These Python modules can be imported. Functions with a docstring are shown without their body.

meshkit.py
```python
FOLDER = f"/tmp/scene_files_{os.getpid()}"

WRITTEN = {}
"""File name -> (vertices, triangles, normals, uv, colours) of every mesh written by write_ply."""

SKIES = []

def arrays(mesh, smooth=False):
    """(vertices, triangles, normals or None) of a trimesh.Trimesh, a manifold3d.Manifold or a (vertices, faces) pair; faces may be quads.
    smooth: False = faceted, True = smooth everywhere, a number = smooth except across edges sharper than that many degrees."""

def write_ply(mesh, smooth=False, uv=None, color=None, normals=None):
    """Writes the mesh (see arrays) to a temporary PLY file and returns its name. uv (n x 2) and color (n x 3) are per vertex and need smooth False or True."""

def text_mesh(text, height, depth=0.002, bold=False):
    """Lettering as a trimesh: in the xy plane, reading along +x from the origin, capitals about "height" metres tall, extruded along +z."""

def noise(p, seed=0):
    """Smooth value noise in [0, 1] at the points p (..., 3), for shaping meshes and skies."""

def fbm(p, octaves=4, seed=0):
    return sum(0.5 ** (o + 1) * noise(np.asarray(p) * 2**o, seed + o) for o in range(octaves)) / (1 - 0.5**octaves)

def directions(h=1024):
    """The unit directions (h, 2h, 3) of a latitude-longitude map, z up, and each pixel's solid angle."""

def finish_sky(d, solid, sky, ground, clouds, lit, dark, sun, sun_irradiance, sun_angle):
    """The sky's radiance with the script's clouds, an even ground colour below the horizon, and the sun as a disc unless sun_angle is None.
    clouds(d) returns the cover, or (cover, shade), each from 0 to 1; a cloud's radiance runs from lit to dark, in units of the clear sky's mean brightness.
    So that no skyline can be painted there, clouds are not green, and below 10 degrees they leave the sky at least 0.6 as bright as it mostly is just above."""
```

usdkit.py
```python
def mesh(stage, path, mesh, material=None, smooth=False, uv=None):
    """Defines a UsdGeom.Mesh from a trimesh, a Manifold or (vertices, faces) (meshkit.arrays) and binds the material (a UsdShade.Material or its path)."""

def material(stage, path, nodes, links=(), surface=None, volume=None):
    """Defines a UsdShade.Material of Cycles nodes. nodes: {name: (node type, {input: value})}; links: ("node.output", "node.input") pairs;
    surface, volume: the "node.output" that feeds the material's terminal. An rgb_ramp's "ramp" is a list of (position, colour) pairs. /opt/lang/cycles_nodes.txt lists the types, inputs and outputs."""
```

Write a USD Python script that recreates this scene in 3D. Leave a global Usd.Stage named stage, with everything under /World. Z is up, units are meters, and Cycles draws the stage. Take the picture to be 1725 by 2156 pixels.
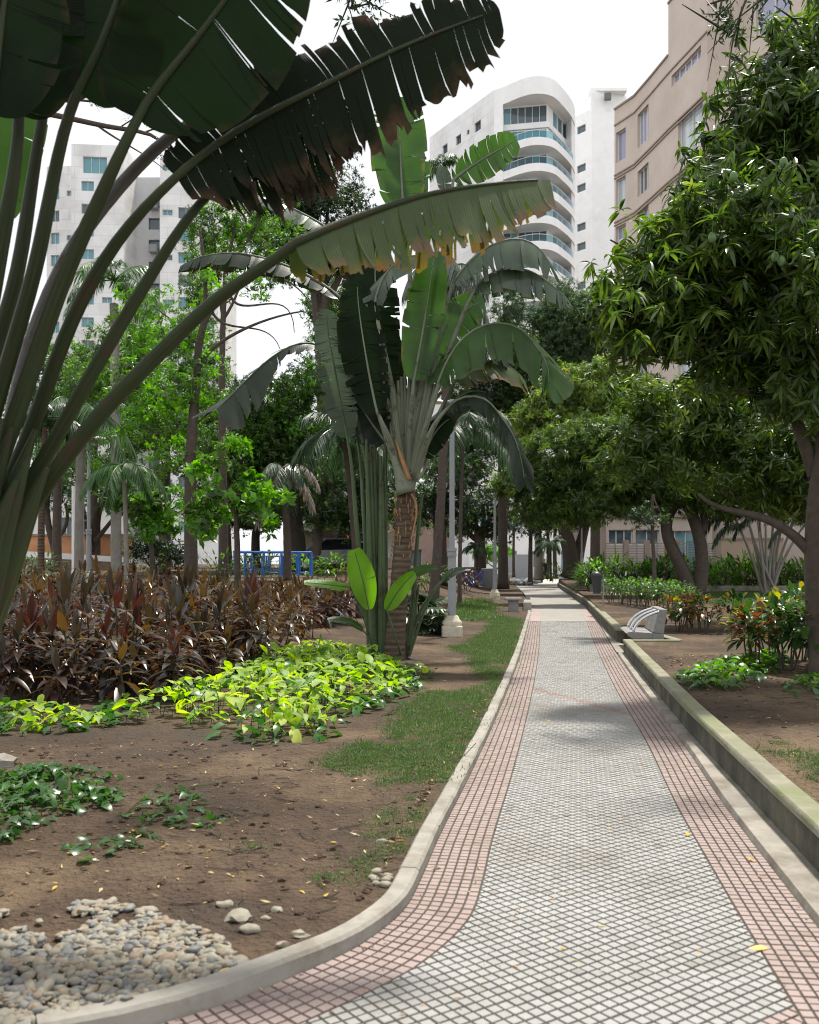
import math, random
import numpy as np, trimesh, usdkit, meshkit
from pxr import Usd, UsdGeom, UsdLux, UsdShade, Gf, Sdf, Vt
from scipy.interpolate import CubicSpline
from scipy.spatial.transform import Rotation
from shapely.geometry import Polygon, Point, box as sbox
from shapely import contains_xy

stage = Usd.Stage.CreateInMemory()
UsdGeom.Xform.Define(stage, '/World')
# ------------------------------------------------------------------ camera, sky, sun, exposure
H, F, HY = 1.55, 2012.0, 1188.0            # eye height (m), focal length and horizon in 1725-px picture units
EXPOSURE = 0.8
SUN_DIR = np.array([0.22, 0.44, 1.20]); SUN_DIR /= np.linalg.norm(SUN_DIR)
SUN_INTENSITY, SUN_ANGLE, SKY_STRENGTH = 1.05, 4.0, 0.085
cam = UsdGeom.Camera.Define(stage, '/World/camera')
cam.CreateHorizontalApertureAttr(24.0); cam.CreateFocalLengthAttr(28.0)
cam.CreateVerticalApertureOffsetAttr(1.53)
cam.CreateFStopAttr(2.8); cam.CreateFocusDistanceAttr(13.0)
cam.CreateExposureAttr(EXPOSURE)
cam.CreateClippingRangeAttr((0.05, 5000.0))
cam.AddTransformOp().Set(Gf.Matrix4d(1,0,0,0, 0,0,1,0, 0,-1,0,0, 0,0,H,1))
dome = UsdLux.DomeLight.Define(stage, '/World/sky')
sky_mat = usdkit.material(stage, '/World/Looks/sky_look', {
    "sky": ("sky_texture", {"sky_type": "single_scattering", "sun_disc": False, "sun_elevation": float(math.asin(SUN_DIR[2])), "sun_rotation": float(math.atan2(SUN_DIR[0], SUN_DIR[1]))}),
    "tc": ("texture_coordinate", {}), "n": ("noise_texture", {"scale": 2.2, "detail": 4, "roughness": 0.55}),
    "r": ("rgb_ramp", {"ramp": [(0.3, (6.6, 6.75, 7.0)), (0.7, (8.6, 8.6, 8.6))]}),
    "mx": ("mix_color", {"fac": 0.9, "use_clamp": False}),
    "b": ("background_shader", {"strength": SKY_STRENGTH})},
    [("tc.generated", "n.vector"), ("n.fac", "r.fac"), ("sky.color", "mx.a"), ("r.color", "mx.b"), ("mx.result", "b.color")], surface="b.background")
UsdShade.MaterialBindingAPI.Apply(dome.GetPrim()).Bind(sky_mat)
sun = UsdLux.DistantLight.Define(stage, '/World/sun')
sun.CreateIntensityAttr(SUN_INTENSITY); sun.CreateAngleAttr(SUN_ANGLE); sun.CreateNormalizeAttr(True); sun.CreateColorAttr((1.0, 0.95, 0.86))
_z = SUN_DIR; _x = np.cross([0, 0, 1], _z); _x /= np.linalg.norm(_x); _y = np.cross(_z, _x)
sun.AddTransformOp().Set(Gf.Matrix4d(*_x, 0, *_y, 0, *_z, 0, 0, 0, 0, 1))
dome.GetPrim().SetCustomDataByKey('kind', 'structure')

# ------------------------------------------------------------------ helpers
rng = np.random.default_rng(7)
UP = np.array([0, 0, 1.0])
def nz(v):
    v = np.asarray(v, float); return v / np.maximum(np.linalg.norm(v, axis=-1, keepdims=True), 1e-12)
def P(px, py, Y):                       # picture position at depth Y -> world point
    return np.array([(px - 862.5) / F * Y, Y, H - (py - HY) / F * Y])
def G(px, py, z=0.0):                   # picture position on the plane at height z
    Y = F * (H - z) / (py - HY); return np.array([(px - 862.5) / F * Y, Y, z])
_names = {}
def numbered(parent, name):
    k = (parent, name); n = _names.get(k, 0); _names[k] = n + 1
    return f'{parent}/{name}' if n == 0 else f'{parent}/{name}_{n:03d}'
def tag(prim, label=None, cat=None, group=None, kind=None):
    for k, v in (('label', label), ('category', cat), ('group', group), ('kind', kind)):
        if v: prim.SetCustomDataByKey(k, v)
    return prim
def thing(name, label=None, cat=None, loc=(0,0,0), rz=0.0, group=None, kind=None, scale=None):
    x = UsdGeom.Xform.Define(stage, numbered('/World', name))
    x.AddTranslateOp().Set(Gf.Vec3d(*map(float, loc)))
    if rz: x.AddRotateZOp().Set(float(rz))
    if scale: x.AddScaleOp().Set(Gf.Vec3f(*([float(scale)]*3 if np.ndim(scale) == 0 else map(float, scale))))
    return tag(x.GetPrim(), label, cat, group, kind)
def mesh(name, m, mat, parent=None, smooth=False, uv=None, kind=None, label=None, cat=None, group=None, loc=None):
    if isinstance(m, list):
        m = merge(m)
    path = numbered(str(parent.GetPath()) if parent else '/World', name)
    o = usdkit.mesh(stage, path, m, mat, smooth=smooth, uv=uv)
    if loc is not None: UsdGeom.Xformable(o).AddTranslateOp().Set(Gf.Vec3d(*map(float, loc)))
    return tag(o.GetPrim(), label, cat, group, kind)
def copy_of(src, name, label=None, loc=(0,0,0), rz=0.0, scale=1.0, group=None, tilt=None):
    x = UsdGeom.Xform.Define(stage, numbered('/World', name)); p = x.GetPrim()
    p.GetReferences().AddInternalReference(src.GetPath())
    x.ClearXformOpOrder()
    x.AddTranslateOp(opSuffix='c').Set(Gf.Vec3d(*map(float, loc))); x.AddRotateZOp(opSuffix='c').Set(float(rz))
    if tilt is not None: x.AddRotateXOp(opSuffix='c').Set(float(tilt))
    x.AddScaleOp(opSuffix='c').Set(Gf.Vec3f(*([float(scale)]*3 if np.ndim(scale) == 0 else map(float, scale))))
    p.SetInstanceable(True)
    was = src.GetCustomData()
    return tag(p, label or was.get('label'), was.get('category'), group or was.get('group'))
def merge(ms):
    v, f, o = [], [], 0
    for m in ms:
        a, b = (m.vertices, m.faces) if hasattr(m, 'faces') else m
        a = np.asarray(a, float); b = np.asarray(b, int)
        if b.shape[1] == 4: b = np.vstack([b[:, [0,1,2]], b[:, [0,2,3]]])
        v.append(a); f.append(b + o); o += len(a)
    return np.vstack(v), np.vstack(f)
def moved(m, R=None, t=(0,0,0)):
    v, f = (m.vertices, m.faces) if hasattr(m, 'faces') else m
    v = np.asarray(v, float)
    if R is not None: v = v @ np.asarray(R).T
    return v + np.asarray(t), f
def spline(pts, n):
    pts = np.asarray(pts, float)
    d = np.r_[0, np.cumsum(np.maximum(np.linalg.norm(np.diff(pts, axis=0), axis=1), 1e-6))]
    if len(pts) == 2: return pts[0] + (pts[1]-pts[0]) * np.linspace(0,1,n)[:,None]
    return CubicSpline(d, pts)(np.linspace(0, d[-1], n))
def tube(pts, r, k=8, caps=True, flat=None):
    pts = np.asarray(pts, float); n = len(pts); r = np.broadcast_to(np.asarray(r, float), (n,)) if np.ndim(r) == 0 else np.interp(np.linspace(0,1,n), np.linspace(0,1,len(r)), r)
    T = nz(np.gradient(pts, axis=0))
    a = np.cross(T[0], [0.31, 0.17, 0.93] if abs(T[0][2]) < .9 else [1, 0.1, 0]); a = nz(a)
    V = []
    for i in range(n):
        a = nz(a - T[i] * (a @ T[i])); b = np.cross(T[i], a)
        th = np.linspace(0, 2*np.pi, k, endpoint=False)
        V.append(pts[i] + r[i] * (np.cos(th)[:,None]*a + np.sin(th)[:,None]*b))
    V = np.vstack(V); q = []
    i, j = np.meshgrid(np.arange(n-1), np.arange(k), indexing='ij'); i, j = i.ravel(), j.ravel(); j2 = (j+1) % k
    f = np.vstack([np.c_[i*k+j, i*k+j2, (i+1)*k+j2], np.c_[i*k+j, (i+1)*k+j2, (i+1)*k+j]])
    if caps:
        V = np.vstack([V, pts[0], pts[-1]]); c0, c1 = n*k, n*k+1; jj = np.arange(k); j2 = (jj+1) % k
        f = np.vstack([f, np.c_[np.full(k,c0), j2, jj], np.c_[np.full(k,c1), (n-1)*k+jj, (n-1)*k+j2]])
    return V, f
def tube_uv(m, n, k):
    """along / around coordinates for a tube of n rings and k sides"""
    L = np.r_[0, np.cumsum(np.linalg.norm(np.diff(m[0][:n*k:k], axis=0), axis=1))]
    uv = np.c_[np.repeat(L, k), np.tile(abs(2*np.arange(k)/k-1), n)]
    return np.vstack([uv, uv[:1], uv[-1:]])
def bx(x0, x1, y0, y1, z0, z1, ch=0.0):
    if ch <= 0:
        m = trimesh.creation.box((x1-x0, y1-y0, z1-z0)); m.apply_translation(((x0+x1)/2, (y0+y1)/2, (z0+z1)/2)); return m.vertices.copy(), m.faces.copy()
    import itertools
    pts = []
    for sx, sy, sz in itertools.product((0,1), repeat=3):
        c = np.array([(x0,x1)[sx], (y0,y1)[sy], (z0,z1)[sz]]); d = np.array([1-2*sx, 1-2*sy, 1-2*sz])*ch
        for k in range(3):
            e = c + d; e[k] = c[k]; pts.append(e)
    m = trimesh.convex.convex_hull(np.array(pts)); return m.vertices.copy(), m.faces.copy()
def lathe(prof, k=24):
    m = trimesh.creation.revolve(np.array(prof, float), sections=k); return m.vertices.copy(), m.faces.copy()
def prism(poly, z0, z1):
    m = trimesh.creation.extrude_polygon(poly if isinstance(poly, Polygon) else Polygon(poly), z1-z0, engine='earcut'); m.apply_translation((0,0,z0)); return m.vertices.copy(), m.faces.copy()
def quats(R): # (N,3,3) -> QuathArray
    q = Rotation.from_matrix(R).as_quat()
    return Vt.QuathArray([Gf.Quath(float(w), float(x), float(y), float(z)) for x, y, z, w in q])
def instancer(name, parent, protos, pos, R, sc, idx, kind='stuff', label=None, cat=None, pname='twig'):
    path = numbered(str(parent.GetPath()) if parent else '/World', name)
    pi = UsdGeom.PointInstancer.Define(stage, path); rel = pi.CreatePrototypesRel()
    for k, (m, mat, sm) in enumerate(protos):
        p = mesh(pname, m, mat, pi.GetPrim(), smooth=sm); rel.AddTarget(p.GetPath())
    pi.CreatePositionsAttr(Vt.Vec3fArray.FromNumpy(np.asarray(pos, np.float32)))
    pi.CreateOrientationsAttr(quats(R)); sc = np.asarray(sc, float); sc = np.repeat(sc[:,None], 3, 1) if sc.ndim == 1 else sc
    pi.CreateScalesAttr(Vt.Vec3fArray.FromNumpy(sc.astype(np.float32)))
    pi.CreateProtoIndicesAttr(Vt.IntArray.FromNumpy(np.asarray(idx, np.int32)))
    return tag(pi.GetPrim(), label, cat, None, kind)

# leaves: N blades in one call; every blade has 3*(seg+1) vertices and 4*seg triangles
PROF = {'lance': lambda t: np.sin(np.pi*np.clip(t,0,1)**0.85)**0.8, 'ovate': lambda t: np.sqrt(np.clip(t,0,1))*np.clip(1-t,0,1)**0.7*1.75,
        'obov': lambda t: np.sin(np.pi*np.clip(t,0,1)**1.3)**0.75, 'strap': lambda t: np.clip(np.minimum(t*5+.25, (1-t)*4),0,1)**.7,
        'heart': lambda t: np.clip(t*9,0,1)**.5*np.clip(1-t,0,1)**.62*1.05}
def blades(base, d, up, L, W, droop=0.0, prof='lance', fold=0.25, seg=4, wave=0.0):
    base = np.atleast_2d(base); N = len(base); d = nz(np.broadcast_to(d, (N,3))); up = np.broadcast_to(up, (N,3))
    L, W, droop = (np.broadcast_to(np.asarray(a, float), (N,)) for a in (L, W, droop))
    side = nz(np.cross(d, up)); nrm = np.cross(side, d)
    t = np.linspace(0, 1, seg+1); w = PROF[prof](t); w[0] = max(w[0], .04); w[-1] = max(w[-1]*0, .02)
    c = base[:,None] + d[:,None]*(L[:,None]*t)[...,None] - UP*(droop[:,None]*L[:,None]*t**2)[...,None]
    hw = (W[:,None]*w/2)[...,None]
    wv = wave*np.sin(t*11+1)[None,:,None]*hw
    l = c - side[:,None]*hw + nrm[:,None]*(hw*fold+wv); r = c + side[:,None]*hw + nrm[:,None]*(hw*fold-wv)
    v = np.stack([l, c, r], 2).reshape(N, -1, 3)
    i = np.arange(seg)[:,None]*3; q = np.hstack([i, i+1, i+4, i, i+4, i+3, i+1, i+2, i+5, i+1, i+5, i+4]).reshape(-1,3)
    f = (q[None] + (np.arange(N)*3*(seg+1))[:,None,None]).reshape(-1,3)
    return v.reshape(-1,3), f
def split_blades(vf, N, k):
    """the k-th blade of a blades() result"""
    v, f = vf; nv, nf = len(v)//N, len(f)//N
    return v[k*nv:(k+1)*nv], f[:nf]

# ------------------------------------------------------------------ materials
def M(name, nodes, links, surface): return usdkit.material(stage, f'/World/Looks/{name}', nodes, links, surface)
def plain(name, col, rough=0.6, metal=0.0, var=0.25, scale=3.0, bump=0.0, bscale=60.0, spec=0.5, dirt=None, detail=5):
    """a colour broken up by noise in world space, with optional fine bump and blotchy second colour"""
    c = np.array(col, float); lo, hi = c*(1-var), np.minimum(c*(1+var), 0.92)
    n = {"g": ("geometry", {}), "n": ("noise_texture", {"scale": scale, "detail": detail, "roughness": .65}), "r": ("rgb_ramp", {"ramp": [(0.25, lo), (0.75, hi)]}),
         "p": ("principled_bsdf", {"roughness": rough, "metallic": metal, "specular_ior_level": spec})}
    l = [("g.position", "n.vector"), ("n.fac", "r.fac")]
    if dirt is not None:
        col2, sc2, a, b = dirt
        n["n2"] = ("noise_texture", {"scale": sc2, "detail": 6, "roughness": .7}); n["r2"] = ("rgb_ramp", {"ramp": [(a, (0,0,0)), (b, (1,1,1))]}); n["mx"] = ("mix_color", {"b": tuple(col2)})
        l += [("g.position", "n2.vector"), ("n2.fac", "r2.fac"), ("r2.color", "mx.fac"), ("r.color", "mx.a"), ("mx.result", "p.base_color")]
    else: l.append(("r.color", "p.base_color"))
    if bump:
        n["nb"] = ("noise_texture", {"scale": bscale, "detail": 6, "roughness": .6}); n["b"] = ("bump", {"strength": 0.6, "distance": bump})
        l += [("g.position", "nb.vector"), ("nb.fac", "b.height"), ("b.normal", "p.normal")]
    return M(name, n, l, "p.BSDF")
def leafmat(name, cols, rough=0.38, trans=0.35, scale=1.2, tcol=None, spec=0.5, rnd=0.6):
    """leaf: glossy face, light shining through; tone varies by plant clump and by piece"""
    cols = [np.array(c, float) for c in cols]
    n = {"g": ("geometry", {}), "o": ("object_info", {}), "n": ("noise_texture", {"scale": scale, "detail": 5, "roughness": .7}),
         "wn": ("noise_texture", {"scale": scale*9, "detail": 2}), "m1": ("math", {"math_type": "multiply_add", "value2": 0.55, "value3": 0.0}), "m2": ("math", {"math_type": "multiply_add", "value2": rnd*.45}), "m3": ("math", {"math_type": "multiply_add", "value2": .7}),
         "r": ("rgb_ramp", {"ramp": [(0.15 + .7*i/max(len(cols)-1,1), c) for i, c in enumerate(cols)]}),
         "h": ("hsv", {"saturation": 1.1, "value": 2.3}), "p": ("principled_bsdf", {"roughness": rough, "specular_ior_level": spec}),
         "t": ("translucent_bsdf", {}), "mx": ("mix_closure", {"fac": trans})}
    l = [("g.position", "n.vector"), ("g.position", "wn.vector"), ("n.fac", "m1.value1"), ("o.random", "m2.value1"), ("m1.value", "m2.value3"), ("wn.fac", "m3.value1"), ("m2.value", "m3.value3"), ("m3.value", "s.value1"), ("s.value", "r.fac"), ("r.color", "p.base_color"),
         ("h.color", "t.color"), ("p.BSDF", "mx.closure1"), ("t.BSDF", "mx.closure2")]
    n["s"] = ("math", {"math_type": "subtract", "value2": .35 - (1-rnd)*.2, "use_clamp": True})
    if tcol is None: l.append(("r.color", "h.color"))
    else: n["t"] = ("translucent_bsdf", {"color": tuple(tcol)}); l = [x for x in l if x[1] != "t.color"]; n.pop("h")
    return M(name, n, l, "mx.closure")
def bananamat(name, green, edge, trans, e0, e1, rough=0.33, spec=.5):
    """big torn leaf: fine cross veins, margin and tips gone brown or yellow (st.y = distance from the midrib)"""
    n = {"u": ("uvmap", {"attribute": "st"}), "x": ("separate_xyz", {}), "ab": ("math", {"math_type": "absolute"}), "g": ("geometry", {}), "n": ("noise_texture", {"scale": 7.0, "detail": 5}), "n2": ("noise_texture", {"scale": 2.0, "detail": 4}),
         "ad": ("math", {"math_type": "multiply_add", "value2": .75, "value3": -.38}), "ad2": ("math", {"math_type": "add"}), "r": ("rgb_ramp", {"ramp": [(e0, (0,0,0)), (e1, (1,1,1))]}),
         "gr": ("rgb_ramp", {"ramp": [(0.3, tuple(np.array(green)*.7)), (0.7, tuple(np.array(green)*1.3))]}), "er": ("rgb_ramp", {"ramp": [(0.35, edge[0]), (0.62, edge[1])]}),
         "mx": ("mix_color", {}), "w": ("wave_texture", {"scale": 1.0, "distortion": .6, "detail": 2}), "cb": ("mapping", {"scale": (1, 0, 0)}), "b": ("bump", {"strength": .3, "distance": .003}),
         "wr": ("rgb_ramp", {"ramp": [(0, (.82,.82,.82)), (1, (1,1,1))]}), "mv": ("mix_color", {"blend_type": "multiply", "fac": 1.0}),
         "p": ("principled_bsdf", {"roughness": rough, "specular_ior_level": spec}), "h": ("hsv", {"value": 2.2, "saturation": 1.05}), "t": ("translucent_bsdf", {}), "ms": ("mix_closure", {"fac": trans})}
    l = [("u.UV", "x.vector"), ("x.y", "ab.value1"), ("g.position", "n.vector"), ("g.position", "n2.vector"), ("n.fac", "ad.value1"), ("ad.value", "ad2.value1"), ("ab.value", "ad2.value2"), ("ad2.value", "r.fac"), ("n2.fac", "gr.fac"), ("n.fac", "er.fac"),
         ("r.color", "mx.fac"), ("gr.color", "mx.a"), ("er.color", "mx.b"), ("u.UV", "cb.vector"), ("cb.vector", "w.vector"), ("w.fac", "b.height"), ("b.normal", "p.normal"), ("w.fac", "wr.fac"), ("mx.result", "mv.a"), ("wr.color", "mv.b"),
         ("mv.result", "p.base_color"), ("mv.result", "h.color"), ("h.color", "t.color"), ("p.BSDF", "ms.closure1"), ("t.BSDF", "ms.closure2")]
    return M(name, n, l, "ms.closure")
# ------------------------------------------------------------------ looks
soil = M('soil', {"g": ("geometry", {}), "n1": ("noise_texture", {"scale": 0.55, "detail": 6, "roughness": .62}), "n2": ("noise_texture", {"scale": 9.0, "detail": 7, "roughness": .7}), "n3": ("voronoi_texture", {"scale": 26.0, "detail": 2}),
        "r1": ("rgb_ramp", {"ramp": [(0.34, (.038,.024,.015)), (0.5, (.082,.054,.034)), (0.66, (.158,.110,.064))]}), "r2": ("rgb_ramp", {"ramp": [(0.3, (.45,.42,.40)), (0.55, (1,1,1))]}),
        "m": ("mix_color", {"blend_type": "multiply", "fac": .75}), "ad": ("math", {"math_type": "add"}), "b": ("bump", {"strength": .9, "distance": .03}),
        "rr": ("rgb_ramp", {"ramp": [(0.3, (.55,.55,.55)), (0.45, (.9,.9,.9))]}), "p": ("principled_bsdf", {"specular_ior_level": .3})},
        [("g.position","n1.vector"),("g.position","n2.vector"),("g.position","n3.vector"),("n1.fac","r1.fac"),("n2.fac","r2.fac"),("r1.color","m.a"),("r2.color","m.b"),("m.result","p.base_color"),("n2.fac","ad.value1"),("n3.distance","ad.value2"),("ad.value","b.height"),("b.normal","p.normal"),("n1.fac","rr.fac"),("rr.color","p.roughness")], "p.BSDF")
concrete = plain('concrete', (.25,.23,.195), .85, var=.25, scale=5, bump=.006, bscale=40, dirt=((.12,.10,.075), 2.2, .45, .70))
kerbmat = plain('kerb_concrete', (.25,.235,.205), .85, var=.18, scale=6, bump=.005, bscale=50, dirt=((.13,.11,.08), 2.6, .48, .72))
mosswall_shaded = plain('mossy_shaded_concrete', (.085,.078,.055), .9, var=.4, scale=4, bump=.01, bscale=30, dirt=((.026,.027,.017), 2.2, .38, .60))  # moss stains, with the base darkened for the shade on the wall faces
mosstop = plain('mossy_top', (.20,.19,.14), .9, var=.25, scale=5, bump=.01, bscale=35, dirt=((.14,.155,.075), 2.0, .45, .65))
mortar = plain('dark_joint', (.055,.048,.036), .95, var=.3, scale=5)
def tilemat(name, cols, dirt):
    """terrazzo paving cell: stains in world space, each cell its own tone (st.x), speckle"""
    return M(name, {"g": ("geometry", {}), "u": ("uvmap", {"attribute": "st"}), "x": ("separate_xyz", {}), "tr": ("rgb_ramp", {"ramp": [(0,(1,1,1)),(.02,(.80,.80,.79)),(.10,(.90,.90,.89)),(.9,(1.0,1.0,1.0)),(1,(.72,.70,.66))]}), "n": ("noise_texture", {"scale": 1.3, "detail": 9, "roughness": .74}), "n2": ("noise_texture", {"scale": 260.0, "detail": 3}), "n3": ("noise_texture", {"scale": .55, "detail": 5, "roughness": .6}),
      "r": ("rgb_ramp", {"ramp": cols}), "r2": ("rgb_ramp", {"ramp": [(0.3, (.70,.69,.67)), (0.6, (1,1,1))]}), "r3": ("rgb_ramp", {"ramp": [(.52,(0,0,0)),(.72,(.75,.75,.75))]}), "m": ("mix_color", {"blend_type": "multiply", "fac": .9}), "m2": ("mix_color", {"blend_type": "multiply", "fac": 1.0}), "m3": ("mix_color", {"b": dirt}), "p": ("principled_bsdf", {"roughness": .66}), "b": ("bump", {"strength": .3, "distance": .002})},
      [("g.position","n.vector"),("g.position","n2.vector"),("g.position","n3.vector"),("u.UV","x.vector"),("x.x","tr.fac"),("n.fac","r.fac"),("n2.fac","r2.fac"),("n3.fac","r3.fac"),("r3.color","m3.fac"),("r.color","m3.a"),("m3.result","m.a"),("r2.color","m.b"),("m.result","m2.a"),("tr.color","m2.b"),("m2.result","p.base_color"),("n2.fac","b.height"),("b.normal","p.normal")], "p.BSDF")
greytile = tilemat('grey_tile', [(0.28, (.19,.182,.163)), (0.45, (.28,.275,.262)), (0.72, (.335,.334,.33))], (.205,.185,.15))
pinktile = tilemat('pink_tile', [(0.28, (.20,.15,.135)), (0.48, (.285,.218,.20)), (0.72, (.33,.265,.25))], (.19,.155,.12))
farpave = plain('worn_paving', (.22,.21,.19), .8, var=.15, scale=1.2, dirt=((.22,.19,.15), .7, .5, .7))
asphalt = plain('asphalt', (.13,.13,.13), .9, var=.2, scale=2)
whitepaint = plain('white_paint', (.74,.74,.73), .6, var=.06, scale=.6, dirt=((.60,.60,.58), .35, .55, .8))
panelwhite = M('panelled_white_render', {'g': ('geometry', {}), 'mp': ('mapping', {'rotation': (-math.pi/2, 0, 0)}), 'br': ('brick_texture', {'scale': 1.0, 'brick_width': 3.4, 'row_height': 1.5, 'mortar_size': .018, 'color1': (.72,.72,.72), 'color2': (.66,.66,.655), 'mortar': (.46,.46,.46)}), 'n': ('noise_texture', {'scale': .4, 'detail': 6}), 'r': ('rgb_ramp', {'ramp': [(.35,(.84,.83,.81)),(.6,(1,1,1))]}), 'm': ('mix_color', {'blend_type': 'multiply', 'fac': 1.0}), 'p': ('principled_bsdf', {'roughness': .7})}, [('g.position','mp.vector'),('mp.vector','br.vector'),('g.position','n.vector'),('n.fac','r.fac'),('br.color','m.a'),('r.color','m.b'),('m.result','p.base_color')], 'p.BSDF')
bark_brown = plain('brown_bark', (.055,.041,.031), .9, var=.4, scale=9, bump=.02, bscale=25)
bark_grey = plain('grey_bark', (.21,.195,.17), .9, var=.3, scale=6, bump=.012, bscale=30, dirt=((.14,.12,.10), 3.0, .5, .7))
bark_palm = M('ringed_palm_bark', {"g": ("geometry", {}), "mp": ("mapping", {"scale": (1.5,1.5,9)}), "n": ("noise_texture", {"scale": 2.2, "detail": 6, "roughness": .7}), "w": ("wave_texture", {"bands_direction": "z", "scale": 3.4, "distortion": 2.2, "detail": 3}),
      "r": ("rgb_ramp", {"ramp": [(0.25, (.022,.015,.010)), (0.5, (.075,.052,.034)), (0.75, (.16,.115,.07))]}), "ad": ("math", {"math_type": "multiply"}), "b": ("bump", {"strength": .9, "distance": .03}), "p": ("principled_bsdf", {"roughness": .9}), "m": ("mix_color", {"fac": .35})},
      [("g.position","mp.vector"),("mp.vector","n.vector"),("g.position","w.vector"),("n.fac","r.fac"),("n.fac","ad.value1"),("w.fac","ad.value2"),("ad.value","b.height"),("b.normal","p.normal"),("r.color","m.a"),("w.color","m.b"),("r.color","p.base_color")], "p.BSDF")
greypaint = plain('grey_painted_metal', (.24,.25,.26), .45, var=.08, scale=4)
lampbase = plain('cream_lamp_base', (.50,.46,.36), .85, var=.2, scale=7, dirt=((.22,.20,.14), 4, .5, .7), bump=.004)
chrome = M('brushed_steel', {"p": ("principled_bsdf", {"base_color": (.72,.73,.75), "metallic": 1.0, "roughness": .22})}, [], "p.BSDF")
binmat = plain('black_plastic', (.022,.022,.026), .45, var=.2)
bluepaint = plain('blue_paint', (.02,.12,.45), .5, var=.2, scale=8)
stonebench = plain('speckled_concrete', (.19,.185,.18), .8, var=.2, scale=14, bump=.003, bscale=120)
# leaf looks
L_mango = leafmat('mango_leaf', [(.012,.024,.005),(.028,.055,.009),(.068,.118,.015),(.14,.205,.024)], .35, .42, .9)
L_mango_mid = leafmat('mango_leaf_far', [(.02,.042,.012),(.045,.086,.018),(.09,.15,.025),(.19,.22,.04)], .38, .40, .45)
L_yellow = leafmat('yellowing_mango_leaf', [(.03,.07,.015),(.085,.16,.02),(.19,.24,.035),(.32,.26,.06)], .4, .35, .4)
L_dark = leafmat('dark_leaf', [(.006,.015,.006),(.013,.030,.010),(.030,.062,.016)], .36, .25, .7)
L_mid = leafmat('mid_green_leaf', [(.018,.040,.010),(.042,.088,.016),(.09,.155,.022)], .40, .42, .6)
L_bright = leafmat('bright_green_leaf', [(.04,.11,.012),(.085,.22,.015),(.15,.32,.02)], .38, .42, .9)
L_greygreen = leafmat('grey_green_leaf', [(.03,.06,.03),(.06,.11,.05),(.10,.16,.07)], .45, .3, .5)
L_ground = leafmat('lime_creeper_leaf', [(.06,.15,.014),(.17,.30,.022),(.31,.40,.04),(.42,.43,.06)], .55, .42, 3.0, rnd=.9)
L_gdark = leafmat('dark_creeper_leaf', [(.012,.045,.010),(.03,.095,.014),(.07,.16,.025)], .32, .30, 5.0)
L_cord = [leafmat('burgundy_leaf', [(.014,.011,.009),(.034,.019,.015),(.070,.028,.018)], .30, .22, 2.5, rnd=.9, tcol=(.13,.03,.015)),
          leafmat('purple_grey_leaf', [(.014,.016,.013),(.026,.028,.024),(.048,.036,.032)], .28, .2, 2.5, rnd=.9, tcol=(.10,.06,.02)),
          leafmat('olive_red_leaf', [(.022,.022,.010),(.045,.034,.014),(.085,.036,.016)], .34, .26, 2.5, rnd=.9, tcol=(.18,.09,.015))]
L_croton = [leafmat('croton_green_leaf', [(.010,.032,.008),(.022,.065,.010),(.06,.12,.015)], .28, .28, 4), leafmat('croton_red_leaf', [(.03,.018,.010),(.10,.03,.015),(.22,.07,.015)], .3, .3, 4, tcol=(.3,.08,.02)),
            leafmat('croton_yellow_leaf', [(.10,.14,.015),(.28,.26,.025),(.42,.22,.02)], .32, .35, 4)]
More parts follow.
